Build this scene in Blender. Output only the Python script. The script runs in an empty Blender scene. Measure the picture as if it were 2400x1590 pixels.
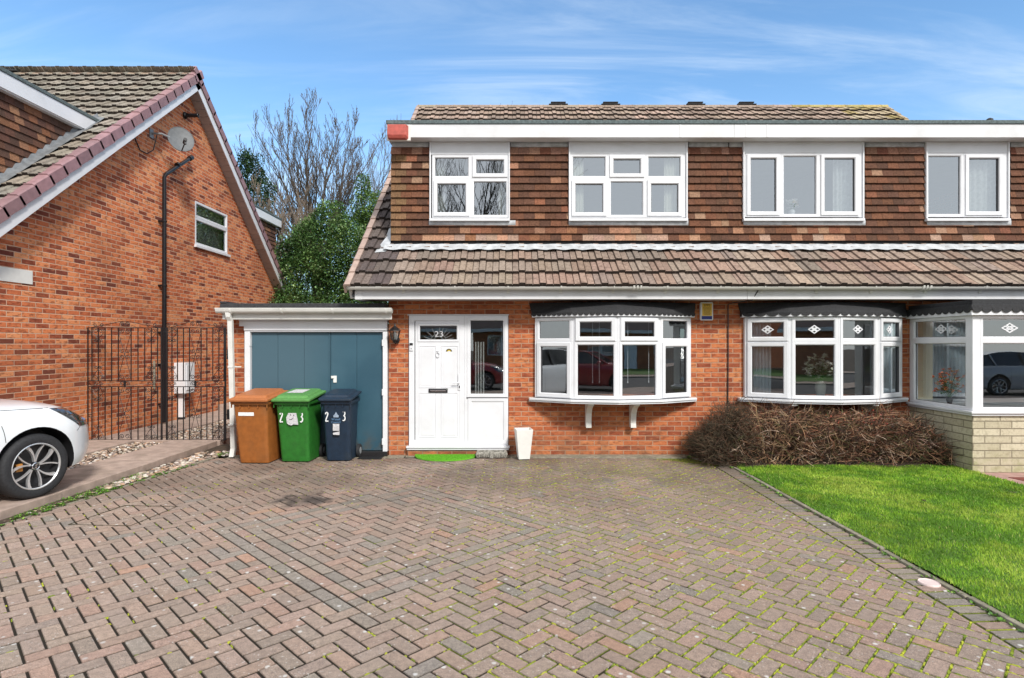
import bpy, bmesh, math, random
from math import sin, cos, pi, sqrt, radians
from mathutils import Vector, Matrix, noise as mnoise
random.seed(7)
S = bpy.context.scene
COL = S.collection
F = 1372.0; CX = 1200.0; HZ = 806.0; HC = 1.72     # focal length and horizon of the photograph, eye height
# ---------------------------------------------------------------- camera
cam = bpy.data.cameras.new('camera'); camo = bpy.data.objects.new('camera', cam); COL.objects.link(camo)
camo.location = (0, 0, HC); camo.rotation_euler = (radians(90), 0, 0)
cam.sensor_width = 36; cam.lens = 36*F/2400; cam.shift_y = 11/2400; cam.clip_start = .05; cam.clip_end = 2000
S.camera = camo
S.view_settings.view_transform = 'Standard'; S.view_settings.look = 'None'
S.view_settings.gamma = 1; S.view_settings.use_curve_mapping = False
S.view_settings.exposure = 0.80
# ---------------------------------------------------------------- sun and sky
SUN_EL, SUN_AZ = 40, 152        # azimuth measured clockwise from +Y
sl = bpy.data.lights.new('sun', 'SUN'); sl.energy = 2.45; sl.angle = radians(9); sl.color = (1, .95, .88)
so = bpy.data.objects.new('sun', sl); COL.objects.link(so)
d = Vector((sin(radians(SUN_AZ))*cos(radians(SUN_EL)), cos(radians(SUN_AZ))*cos(radians(SUN_EL)), sin(radians(SUN_EL))))
so.rotation_euler = d.to_track_quat('Z', 'Y').to_euler(); so.location = (0, -5, 30)
W = bpy.data.worlds.new("World"); S.world = W; W.use_nodes = True
nt = W.node_tree; nt.nodes.clear()
def wn(t, **k):
    n = nt.nodes.new(t)
    for a, b in k.items(): setattr(n, a, b)
    return n
def wl(a, b): nt.links.new(a, b)
def wmath(op, a, b=None, c=None, clamp=False):
    n = wn('ShaderNodeMath', operation=op, use_clamp=clamp)
    for i, v in enumerate((a, b, c)):
        if v is None: continue
        if isinstance(v, (int, float)): n.inputs[i].default_value = v
        else: wl(v, n.inputs[i])
    return n.outputs[0]
def wramp(v, lo, hi, smooth=True):
    n = wn('ShaderNodeMapRange'); n.interpolation_type = 'SMOOTHSTEP' if smooth else 'LINEAR'
    wl(v, n.inputs[0]); n.inputs[1].default_value = lo; n.inputs[2].default_value = hi
    return n.outputs[0]
sky = wn('ShaderNodeTexSky'); sky.sky_type = 'NISHITA'; sky.sun_disc = False
sky.sun_elevation = radians(SUN_EL); sky.sun_rotation = radians(SUN_AZ); sky.air_density = 1.0; sky.dust_density = .3; sky.ozone_density = 1.6
tc = wn('ShaderNodeTexCoord'); sx = wn('ShaderNodeSeparateXYZ'); wl(tc.outputs['Generated'], sx.inputs[0])
X_, Y_, Z_ = sx.outputs
zc = wmath('ADD', wmath('MAXIMUM', Z_, 0.0), .16)
px_, py_ = wmath('DIVIDE', X_, zc), wmath('DIVIDE', Y_, zc)
cb = wn('ShaderNodeCombineXYZ'); wl(px_, cb.inputs[0]); wl(py_, cb.inputs[1])
mp = wn('ShaderNodeMapping'); mp.inputs['Rotation'].default_value = (0, 0, radians(-24)); mp.inputs['Scale'].default_value = (.55, 2.6, 1)
wl(cb.outputs[0], mp.inputs[0])
n1 = wn('ShaderNodeTexNoise'); n1.inputs['Scale'].default_value = 1.5; n1.inputs['Detail'].default_value = 9; n1.inputs['Roughness'].default_value = .62; n1.inputs['Distortion'].default_value = .9
wl(mp.outputs[0], n1.inputs['Vector'])
n2 = wn('ShaderNodeTexNoise'); n2.inputs['Scale'].default_value = .55; n2.inputs['Detail'].default_value = 3
wl(cb.outputs[0], n2.inputs['Vector'])
streak = wmath('MULTIPLY', wramp(n1.outputs[0], .42, .74), wramp(n2.outputs[0], .34, .60))
veil = wramp(Z_, .42, .0)
cir = wmath('ADD', wmath('MULTIPLY', streak, .55), wmath('MULTIPLY', veil, .30), clamp=True)
# a sheet of pale cloud covers the sky overhead and behind the photographer
back = wmath('MAXIMUM', wramp(Y_, .30, -.12), wramp(Z_, .62, .85))
cov = wmath('MAXIMUM', cir, wmath('MULTIPLY', back, .9), clamp=True)
cc = wn('ShaderNodeMix', data_type='RGBA'); cc.inputs[6].default_value = (6.3, 7.3, 8.4, 1); cc.inputs[7].default_value = (8.6, 8.7, 8.8, 1); wl(back, cc.inputs[0])
tint = wn('ShaderNodeMix', data_type='RGBA', blend_type='MULTIPLY'); tint.inputs[0].default_value = 1
wl(sky.outputs[0], tint.inputs[6]); tint.inputs[7].default_value = (1.22, 1.56, 1.70, 1)
mx = wn('ShaderNodeMix', data_type='RGBA'); wl(cov, mx.inputs[0]); wl(tint.outputs[2], mx.inputs[6]); wl(cc.outputs[2], mx.inputs[7])
bg = wn('ShaderNodeBackground'); bg.inputs[1].default_value = .082; wl(mx.outputs[2], bg.inputs[0])
wo = wn('ShaderNodeOutputWorld'); wl(bg.outputs[0], wo.inputs[0])

# ---------------------------------------------------------------- helpers
def PX(px, Y): return (px-CX)*Y/F           # photo column -> x at depth Y
def PZ(py, Y): return HC+(HZ-py)*Y/F        # photo row -> z at depth Y
class MB:
    def __init__(s): s.v = []; s.f = []; s.c = []; s.m = []; s.xf = None; s.col = None; s.mi = 0; s.smooth = []; s.sm = False
    def vert(s, p):
        if s.xf: p = s.xf(p)
        s.v.append(tuple(p)); return len(s.v)-1
    def face(s, idx, col=None):
        s.f.append(tuple(idx)); s.c.append(col or s.col or (1, 1, 1)); s.m.append(s.mi); s.smooth.append(s.sm)
    def poly(s, pts, col=None): s.face([s.vert(p) for p in pts], col)
    def box(s, x0, x1, y0, y1, z0, z1, col=None):
        if x0 > x1: x0, x1 = x1, x0
        if y0 > y1: y0, y1 = y1, y0
        if z0 > z1: z0, z1 = z1, z0
        a = [s.vert(p) for p in ((x0,y0,z0),(x1,y0,z0),(x1,y1,z0),(x0,y1,z0),(x0,y0,z1),(x1,y0,z1),(x1,y1,z1),(x0,y1,z1))]
        for q in ((0,3,2,1),(4,5,6,7),(0,1,5,4),(1,2,6,5),(2,3,7,6),(3,0,4,7)): s.face([a[i] for i in q], col)
    def loft(s, loops, close=True, cap0=False, cap1=False, col=None):
        L = [[s.vert(p) for p in lp] for lp in loops]; n = len(L[0])
        for a, b in zip(L, L[1:]):
            for i in range(n if close else n-1):
                j = (i+1) % n; s.face((a[i], a[j], b[j], b[i]), col)
        if cap0: s.face(L[0][::-1], col)
        if cap1: s.face(L[-1], col)
    def prism(s, pts, h0, h1, axis='z', col=None):   # polygon in a plane, extruded along axis
        def mk(h):
            if axis == 'z': return [(a, b, h) for a, b in pts]
            if axis == 'y': return [(a, h, b) for a, b in pts]
            return [(h, a, b) for a, b in pts]
        s.loft([mk(h0), mk(h1)], True, True, True, col)
    def tube(s, pts, r, n=6, col=None, caps=True):
        if not hasattr(r, '__len__'): r = [r]*len(pts)
        P = [Vector(p) for p in pts]; loops = []; up = None
        for i, p in enumerate(P):
            t = (P[min(i+1, len(P)-1)]-P[max(i-1, 0)])
            if t.length < 1e-9: t = Vector((0, 0, 1))
            t.normalize()
            if up is None: up = Vector((0, 0, 1)) if abs(t.z) < .9 else Vector((1, 0, 0))
            a = t.cross(up)
            if a.length < 1e-6: a = t.cross(Vector((0, 1, 0)))
            a.normalize(); b = t.cross(a); up = -b if False else up
            loops.append([p+(a*cos(2*pi*k/n)+b*sin(2*pi*k/n))*r[i] for k in range(n)])
        s.loft(loops, True, caps, caps, col)
    def lathe(s, prof, n=20, cx=0, cy=0, axis='z', cap=True, col=None):   # prof: (radius, height)
        def pt(r, h, k):
            a = 2*pi*k/n
            if axis == 'z': return (cx+r*cos(a), cy+r*sin(a), h)
            return (cx+r*cos(a), h, cy+r*sin(a))
        s.loft([[pt(r, h, k) for k in range(n)] for r, h in prof], True, cap, cap, col)
    def ring(s, u0, u1, z0, z1, prof, col=None):     # frame: prof = (inset, depth toward the viewer); xf maps (u, depth, z)
        s.loft([[(u0+i, -d, z0+i), (u1-i, -d, z0+i), (u1-i, -d, z1-i), (u0+i, -d, z1-i)] for i, d in prof], True, col=col)
    def merge(s, o):
        n = len(s.v); s.v += o.v; s.f += [tuple(i+n for i in f) for f in o.f]; s.c += o.c; s.m += o.m; s.smooth += o.smooth
def link_mesh(name, mb, mats, parent=None, bevel=0, local=False):
    me = bpy.data.meshes.new(name)
    v = mb.v
    if parent is not None and not local:
        L = parent['_w']; v = [(a-L[0], b-L[1], c-L[2]) for a, b, c in v]
    me.from_pydata(v, [], mb.f)
    if not isinstance(mats, (list, tuple)): mats = [mats]
    for m in mats: me.materials.append(m)
    me.polygons.foreach_set('material_index', mb.m)
    me.polygons.foreach_set('use_smooth', mb.smooth)
    if any(c != (1, 1, 1) for c in mb.c):
        at = me.attributes.new('tint', 'FLOAT_COLOR', 'FACE'); buf = []
        for c in mb.c: buf += [c[0], c[1], c[2], 1]
        at.data.foreach_set('color', buf)
    me.update()
    o = bpy.data.objects.new(name, me); COL.objects.link(o)
    if parent is not None: o.parent = parent; o['_w'] = tuple(parent['_w'])
    else: o['_w'] = (0, 0, 0)
    if bevel:
        b = o.modifiers.new('bevel', 'BEVEL'); b.width = bevel; b.segments = 2; b.limit_method = 'ANGLE'; b.harden_normals = False
    return o
def fixn(o):
    bm = bmesh.new(); bm.from_mesh(o.data); bmesh.ops.recalc_face_normals(bm, faces=bm.faces); bm.to_mesh(o.data); bm.free(); return o
def thing(name, label, cat, loc=(0, 0, 0), rotz=0, group=None):
    o = bpy.data.objects.new(name, None); COL.objects.link(o); o.location = loc; o.rotation_euler = (0, 0, rotz)
    o.empty_display_size = .2; o['label'] = label; o['category'] = cat; o['_w'] = tuple(loc)
    if group: o['group'] = group
    return o
def part_empty(name, parent, label=None):
    o = bpy.data.objects.new(name, None); COL.objects.link(o); o.parent = parent; o['_w'] = tuple(parent['_w']); o.empty_display_size = .1
    if label: o['label'] = label
    return o
def tag(o, label, cat, group=None):
    o['label'] = label; o['category'] = cat
    if group: o['group'] = group
    return o
def struct(o): o['kind'] = 'structure'; return o
def stuff(o, label=None, cat=None):
    o['kind'] = 'stuff'
    if label: o['label'] = label
    if cat: o['category'] = cat
    return o
def rc(c, v, r=random):       # random variation of a colour
    k = 1+r.uniform(-v, v); return (max(0, c[0]*k*(1+r.uniform(-v, v)*.3)), max(0, c[1]*k), max(0, c[2]*k*(1+r.uniform(-v, v)*.3)))
def text_mesh(name, txt, size, mat, parent, loc, rot=(radians(90), 0, 0), ext=.002, sx=1):
    cu = bpy.data.curves.new(name, 'FONT'); cu.body = txt; cu.size = size; cu.extrude = ext; cu.align_x = 'CENTER'; cu.align_y = 'CENTER'
    t = bpy.data.objects.new('t', cu); COL.objects.link(t); bpy.context.view_layer.update()
    me = bpy.data.meshes.new_from_object(t.evaluated_get(bpy.context.evaluated_depsgraph_get()))
    bpy.data.objects.remove(t); bpy.data.curves.remove(cu)
    me.name = name; me.materials.clear(); me.materials.append(mat)
    o = bpy.data.objects.new(name, me); COL.objects.link(o)
    o.parent = parent; L = parent['_w'] if parent is not None else (0, 0, 0)
    o.location = (loc[0]-L[0], loc[1]-L[1], loc[2]-L[2]); o.rotation_euler = rot; o.scale = (sx, 1, 1); o['_w'] = tuple(loc)
    return o

# ---------------------------------------------------------------- materials
class NT:
    def __init__(s, name):
        s.m = bpy.data.materials.new(name); s.m.use_nodes = True; s.t = s.m.node_tree; s.t.nodes.clear()
        s.out = s.n('ShaderNodeOutputMaterial'); s.b = s.n('ShaderNodeBsdfPrincipled'); s.l(s.b.outputs[0], s.out.inputs[0])
    def n(s, t, **k):
        n = s.t.nodes.new(t)
        for a, b in k.items(): setattr(n, a, b)
        return n
    def l(s, a, b): s.t.links.new(a, b)
    def put(s, v, sock):
        if hasattr(v, 'links'): s.l(v, sock)
        else: sock.default_value = v
    def math(s, op, a, b=0.0, c=None, clamp=False):
        n = s.n('ShaderNodeMath', operation=op, use_clamp=clamp); s.put(a, n.inputs[0]); s.put(b, n.inputs[1])
        if c is not None: s.put(c, n.inputs[2])
        return n.outputs[0]
    def ss(s, v, lo, hi, a=0.0, b=1.0):
        n = s.n('ShaderNodeMapRange'); n.interpolation_type = 'SMOOTHSTEP'; s.put(v, n.inputs[0]); n.inputs[1].default_value = lo; n.inputs[2].default_value = hi
        n.inputs[3].default_value = a; n.inputs[4].default_value = b; return n.outputs[0]
    def mix(s, f, a, b, bt='MIX'):
        n = s.n('ShaderNodeMix', data_type='RGBA', blend_type=bt); s.put(f, n.inputs[0])
        for v, i in ((a, 6), (b, 7)): s.put((*v, 1) if isinstance(v, tuple) and len(v) == 3 else v, n.inputs[i])
        return n.outputs[2]
    def noise(s, scale, detail=4, vec=None, rough=.55, dist=0):
        n = s.n('ShaderNodeTexNoise'); n.inputs['Scale'].default_value = scale; n.inputs['Detail'].default_value = detail
        n.inputs['Roughness'].default_value = rough; n.inputs['Distortion'].default_value = dist
        s.l(vec if vec is not None else s.pos(), n.inputs['Vector']); return n.outputs[0]
    def pos(s):
        if not hasattr(s, '_p'): s._p = s.n('ShaderNodeNewGeometry').outputs['Position']
        return s._p
    def sep(s, v):
        n = s.n('ShaderNodeSeparateXYZ'); s.l(v, n.inputs[0]); return n.outputs
    def comb(s, x, y, z=0.0):
        n = s.n('ShaderNodeCombineXYZ'); s.put(x, n.inputs[0]); s.put(y, n.inputs[1]); s.put(z, n.inputs[2]); return n.outputs[0]
    def attr(s): n = s.n('ShaderNodeAttribute'); n.attribute_name = 'tint'; return n.outputs[0]
    def bump(s, h, strength=.4, dist=.01):
        n = s.n('ShaderNodeBump'); n.inputs['Strength'].default_value = strength; n.inputs['Distance'].default_value = dist; s.l(h, n.inputs['Height'])
        s.l(n.outputs[0], s.b.inputs['Normal']); return n
def mat(name, col, rough=.6, var=.12, scale=6, bump=0, bscale=60, metal=0, attr=False, coat=0, spec=.5, grime=0, gcol=(.12, .11, .09), trans=0, sub=0):
    k = NT(name)
    base = k.attr() if attr else (*col, 1)
    if attr and col != (1, 1, 1): base = k.mix(1.0, base, col, 'MULTIPLY')
    nz = k.noise(scale, 5)
    v = k.ss(nz, .25, .75, 1-var, 1+var); vv = k.comb(v, v, v)
    c = k.mix(1.0, base, vv, 'MULTIPLY')
    if grime:
        g = k.math('MULTIPLY', k.ss(k.noise(3.1, 6), .48, .75), grime); c = k.mix(g, c, gcol)
    k.l(c, k.b.inputs['Base Color']); k.b.inputs['Roughness'].default_value = rough; k.b.inputs['Metallic'].default_value = metal
    k.b.inputs['Specular IOR Level'].default_value = spec; k.b.inputs['Coat Weight'].default_value = coat; k.b.inputs['Coat Roughness'].default_value = .06
    if bump: k.bump(k.noise(bscale, 4), bump, .01)
    if trans:
        t = k.n('ShaderNodeBsdfTranslucent'); k.l(c, t.inputs[0]); ms = k.n('ShaderNodeMixShader'); ms.inputs[0].default_value = trans
        k.l(k.b.outputs[0], ms.inputs[1]); k.l(t.outputs[0], ms.inputs[2]); k.l(ms.outputs[0], k.out.inputs[0])
    return k.m
def brick_mat(name, ramp, mortar, bw=.225, bh=.075, joint=.005, split=0.0, rough=.85, rockface=0, zoff=0.0, dirt=True):
    k = NT(name); P = k.sep(k.pos())
    wob = k.noise(2.2, 2)
    u = k.math('ADD', P[0], P[1]); z = k.math('ADD', P[2], zoff)
    row = k.math('FLOOR', k.math('DIVIDE', z, bh))
    off = k.math('MULTIPLY', k.math('MODULO', k.math('ABSOLUTE', row), 2.0), bw/2)
    uu = k.math('ADD', u, k.math('ADD', off, 50.0))
    colr = k.math('FLOOR', k.math('DIVIDE', uu, bw))
    fu = k.math('SUBTRACT', uu, k.math('MULTIPLY', colr, bw)); fz = k.math('SUBTRACT', z, k.math('MULTIPLY', row, bh))
    du = k.math('MINIMUM', fu, k.math('SUBTRACT', bw, fu)); dz = k.math('MINIMUM', fz, k.math('SUBTRACT', bh, fz))
    dd = k.math('ADD', k.math('MINIMUM', du, dz), k.math('MULTIPLY', k.math('SUBTRACT', k.noise(70, 3), .5), .004))
    face = k.ss(dd, joint-.0015, joint+.0035)
    wnz = k.n('ShaderNodeTexWhiteNoise', noise_dimensions='3D'); k.l(k.comb(colr, row, 3.0), wnz.inputs['Vector'])
    rp = k.n('ShaderNodeValToRGB'); rp.color_ramp.interpolation = 'LINEAR'
    el = rp.color_ramp.elements
    for i, (p, c) in enumerate(ramp):
        e = el[i] if i < 2 else el.new(p)
        e.position = p; e.color = (*c, 1)
    k.l(wnz.outputs['Value'], rp.inputs[0])
    c = rp.outputs[0]
    # fire-skin marks: dark smudges inside a brick, light sandy faces
    inb = k.noise(16, 4, k.comb(k.math('MULTIPLY', u, .7), k.math('MULTIPLY', z, 1.6), k.math('MULTIPLY', wnz.outputs['Value'], 40.0)))
    c = k.mix(k.math('MULTIPLY', k.ss(inb, .47, .66), .62), c, (.14, .034, .018))
    c = k.mix(k.math('MULTIPLY', k.ss(inb, .45, .28), .42), c, (.62, .24, .11))
    g = k.ss(k.noise(230, 3), .2, .8, .80, 1.20); c = k.mix(1.0, c, k.comb(g, g, g), 'MULTIPLY')
    mo = k.mix(k.noise(9, 4), tuple(a*.62 for a in mortar), tuple(min(1, a*1.2) for a in mortar))
    c = k.mix(face, mo, c)
    if dirt:
        low = k.math('MULTIPLY', k.ss(P[2], .55, .0), k.ss(k.noise(3.0, 5), .35, .7)); c = k.mix(k.math('MULTIPLY', low, .6), c, (.13, .085, .05))
        pat = k.ss(k.noise(.8, 5), .45, .72); c = k.mix(k.math('MULTIPLY', pat, .38), c, (.22, .085, .042))
        stn = k.noise(1.0, 5, k.comb(k.math('MULTIPLY', u, 4.0), 0.0, k.math('MULTIPLY', z, .5))); c = k.mix(k.math('MULTIPLY', k.ss(stn, .55, .78), .28), c, (.10, .055, .035))
    k.l(c, k.b.inputs['Base Color']); k.b.inputs['Roughness'].default_value = rough; k.b.inputs['Specular IOR Level'].default_value = .25
    h = k.math('ADD', face, k.math('MULTIPLY', k.noise(150, 4), .35))
    if rockface: h = k.math('ADD', h, k.math('MULTIPLY', k.noise(28, 5), rockface))
    k.bump(h, .55, .006)
    return k.m
RED = [(0, (.24, .062, .030)), (.12, (.31, .078, .034)), (.3, (.38, .102, .040)), (.5, (.43, .125, .048)), (.75, (.47, .150, .058)), (1, (.52, .20, .08))]
m_brick = brick_mat('red_brick', RED, (.44, .28, .19))
RED2 = [(0, (.13, .036, .026)), (.08, (.24, .060, .033)), (.20, (.42, .108, .046)), (.38, (.58, .165, .065)), (.7, (.66, .215, .085)), (1, (.74, .31, .14))]
m_brick2 = brick_mat('mottled_brick', RED2, (.62, .42, .30), bw=.255, bh=.078, dirt=True)
CR = [(0, (.44, .37, .25)), (.3, (.54, .47, .33)), (.6, (.60, .53, .39)), (.8, (.50, .42, .29)), (1, (.66, .60, .45))]
k = None
m_stone = None
def stone_mat():
    k = NT('reconstituted_stone'); P = k.sep(k.pos()); u = k.math('ADD', P[0], P[1]); z = P[2]; bh, bw = .098, .36
    row = k.math('FLOOR', k.math('DIVIDE', z, bh)); off = k.math('MULTIPLY', k.math('MODULO', k.math('ABSOLUTE', row), 2.0), bw*.43)
    uu = k.math('ADD', u, k.math('ADD', off, 50.0)); colr = k.math('FLOOR', k.math('DIVIDE', uu, bw))
    fu = k.math('SUBTRACT', uu, k.math('MULTIPLY', colr, bw)); fz = k.math('SUBTRACT', z, k.math('MULTIPLY', row, bh))
    du = k.math('MINIMUM', fu, k.math('SUBTRACT', bw, fu)); dz = k.math('MINIMUM', fz, k.math('SUBTRACT', bh, fz))
    dd = k.math('ADD', k.math('MINIMUM', du, dz), k.math('MULTIPLY', k.math('SUBTRACT', k.noise(60, 3), .5), .006)); face = k.ss(dd, .004, .010)
    w = k.n('ShaderNodeTexWhiteNoise', noise_dimensions='3D'); k.l(k.comb(colr, row, 1.0), w.inputs['Vector'])
    c = k.mix(w.outputs['Value'], (.43, .385, .27), (.55, .50, .37)); c = k.mix(k.math('MULTIPLY', k.ss(k.noise(22, 6), .45, .75), .55), c, (.25, .21, .14))
    low = k.math('MULTIPLY', k.ss(z, .45, .05), k.ss(k.noise(5, 5), .4, .65)); c = k.mix(k.math('MULTIPLY', low, .5), c, (.22, .23, .08))
    c = k.mix(face, (.23, .20, .14), c); k.l(c, k.b.inputs['Base Color']); k.b.inputs['Roughness'].default_value = .9
    k.bump(k.math('ADD', face, k.math('MULTIPLY', k.noise(35, 6), .9)), .6, .012); return k.m
m_stone = stone_mat()
m_upvc = mat('white_upvc', (.68, .695, .725), .32, .04, 3, spec=.5, grime=.16, gcol=(.45, .45, .43))
m_fascia = mat('white_fascia', (.62, .63, .65), .4, .05, 2, grime=.22, gcol=(.36, .36, .33))
m_gutter = mat('white_gutter', (.66, .66, .63), .38, .05, 4, grime=.2, gcol=(.30, .29, .22))
m_seal = mat('grey_gasket', (.10, .10, .11), .6, .05)
m_lead_dark = mat('weathered_lead', (.16, .17, .18), .6, .3, 9, bump=.3, bscale=20)
m_black = mat('black_iron', (.012, .011, .012), .45, .3, 30, bump=.2, bscale=150)
m_blackp = mat('black_plastic_pipe', (.008, .008, .010), .3, .2, 8)
m_lead = mat('lead_flashing', (.42, .44, .46), .5, .22, 10, bump=.25, bscale=12, spec=.5)
m_felt = mat('mineral_felt', (.095, .125, .13), .9, .35, 30, bump=.5, bscale=200)
m_felt_black = mat('black_roof_felt', (.035, .035, .038), .9, .4, 25, bump=.4, bscale=150)
m_scallop = mat('scalloped_felt', (.020, .021, .024), .75, .35, 40, bump=.5, bscale=120)
m_soffit = mat('grey_brown_soffit', (.38, .33, .31), .6, .08, 5)
m_tilehang = mat('clay_hung_tile', (.86, .88, .90), .85, .30, 38, bump=.4, bscale=160, attr=True, spec=.25)
def rooftile_mat(name, mult=(1, 1, 1)):
    k = NT(name); base = k.attr()
    v = k.ss(k.noise(26, 6), .25, .75, .72, 1.25); c = k.mix(1.0, base, k.comb(v, v, v), 'MULTIPLY')
    c = k.mix(k.math('MULTIPLY', k.ss(k.noise(8, 6), .52, .72), .55), c, (.10, .065, .05))
    c = k.mix(k.math('MULTIPLY', k.ss(k.noise(45, 4), .62, .74), .5), c, (.42, .38, .30))
    c = k.mix(1.0, c, mult, 'MULTIPLY'); k.l(c, k.b.inputs['Base Color']); k.b.inputs['Roughness'].default_value = .9; k.b.inputs['Specular IOR Level'].default_value = .2
    k.bump(k.noise(180, 4), .4, .006); return k.m
m_roof = rooftile_mat('concrete_roof_tile', (.94, .94, .96))
m_verge = mat('verge_tile', (1, 1, 1), .6, .14, 12, bump=.2, bscale=120, attr=True)
def glass_mat(name, refl, tr=(.86, .90, .90)):
    k = NT(name); k.t.nodes.remove(k.b)
    g = k.n('ShaderNodeBsdfGlossy'); g.inputs['Color'].default_value = (.93, .97, 1, 1); g.inputs['Roughness'].default_value = .004
    t = k.n('ShaderNodeBsdfTransparent'); t.inputs[0].default_value = (*tr, 1)
    lw = k.n('ShaderNodeLayerWeight'); lw.inputs[0].default_value = .25
    f = k.math('ADD', k.math('MULTIPLY', lw.outputs['Fresnel'], 1.0), refl, clamp=True)
    nb = k.n('ShaderNodeBump'); nb.inputs['Strength'].default_value = .06; nb.inputs['Distance'].default_value = .01; k.l(k.noise(1.6, 2), nb.inputs['Height']); k.l(nb.outputs[0], g.inputs['Normal'])
    ms = k.n('ShaderNodeMixShader'); k.l(f, ms.inputs[0]); k.l(t.outputs[0], ms.inputs[1]); k.l(g.outputs[0], ms.inputs[2]); k.l(ms.outputs[0], k.out.inputs[0]); return k.m
m_glass = glass_mat('window_glass', .20)
m_glass_up = glass_mat('upstairs_glass', .32)
m_netcurt = mat('net_curtain', (.74, .76, .74), .9, .12, 20, trans=.3)
m_blind = mat('cream_blind', (.80, .80, .68), .8, .05, 4, trans=.25)
m_curtain = mat('pale_curtain', (.66, .74, .80), .8, .08, 6, trans=.2)
m_room = mat('room_plaster', (.34, .33, .30), .9, .05)
m_roomd = mat('room_dark', (.10, .09, .085), .9, .05)
def blue_mat():
    k = NT('blue_door_paint'); P = k.sep(k.pos())
    c = k.mix(k.ss(k.noise(1.4, 5, dist=.4), .3, .7), (.022, .070, .105), (.035, .095, .135)); c = k.mix(k.math('MULTIPLY', k.ss(k.math('ADD', P[0], k.math('MULTIPLY', k.noise(2.0, 4), .5)), -2.2, -3.1), .95), c, (.055, .108, .142))
    c = k.mix(k.math('MULTIPLY', k.ss(k.noise(170, 3), .5, .8), .25), c, (.09, .18, .23)); k.l(c, k.b.inputs['Base Color'])
    c = k.mix(k.math('MULTIPLY', k.ss(P[2], .45, .06), k.ss(k.noise(6, 5), .35, .65)), c, (.07, .075, .07)); k.l(c, k.b.inputs['Base Color']); k.b.inputs['Roughness'].default_value = .42; k.bump(k.noise(160, 3), .12, .004); return k.m
m_blue = blue_mat()
m_orange_bin = mat('brown_plastic', (.30, .098, .018), .55, .16, 14, grime=.3, gcol=(.20, .10, .04), bump=.15, bscale=300)
m_orange_lid = mat('brown_lid_plastic', (.36, .12, .035), .5, .10, 25, bump=.1, bscale=300)
m_green_bin = mat('green_plastic', (.018, .145, .016), .55, .18, 14, grime=.35, gcol=(.04, .10, .03), bump=.15, bscale=300)
m_green_lid = mat('green_lid_plastic', (.085, .25, .06), .45, .12, 20, bump=.1, bscale=300)
m_blue_bin = mat('navy_plastic', (.008, .022, .045), .5, .2, 14, grime=.4, gcol=(.03, .04, .05), bump=.15, bscale=300)
m_paintw = mat('white_paint', (.72, .74, .75), .6, .12, 50)
m_label = mat('worn_label', (.50, .50, .52), .7, .3, 60)
m_rubber = mat('rubber', (.018, .019, .022), .75, .3, 40, bump=.2, bscale=90)
m_grey = mat('grey_plastic', (.25, .26, .27), .5, .08)
m_white_planter = mat('white_planter', (.70, .70, .67), .5, .06, 5, grime=.15)
m_redbox = mat('faded_red_plastic', (.42, .085, .065), .55, .2, 18)
m_yellow = mat('gold_label', (.66, .43, .05), .5, .08)
m_navy = mat('navy_label', (.012, .02, .16), .5, .05)
m_darkink = mat('dark_ink', (.06, .02, .01), .6, .05)
m_concrete = mat('old_concrete', (.36, .275, .23), .9, .2, 7, bump=.6, bscale=110, grime=.35, gcol=(.12, .11, .07))
m_kerb = mat('concrete_edging', (.24, .215, .165), .9, .3, 14, bump=.6, bscale=120, grime=.4, gcol=(.09, .10, .04))
m_stonebit = mat('gravel_stone', (1, 1, 1), .85, .3, 40, attr=True, bump=.3)
m_soil = mat('soil', (.055, .038, .024), .95, .5, 18, bump=1, bscale=60)
m_leafm = mat('leaf', (1, 1, 1), .42, .2, 2, attr=True, trans=.15, spec=.4)
m_grass = mat('grass_blade', (1, 1, 1), .6, .25, 1.3, attr=True, trans=.25, spec=.2)
m_bark = mat('bark', (1, 1, 1), .9, .25, 12, attr=True)
m_mat = mat('green_mat', (.13, .42, .02), .9, .35, 160, bump=1, bscale=220)
m_asphalt = mat('asphalt', (.055, .055, .058), .9, .2, 30, bump=.4, bscale=200)
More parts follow.
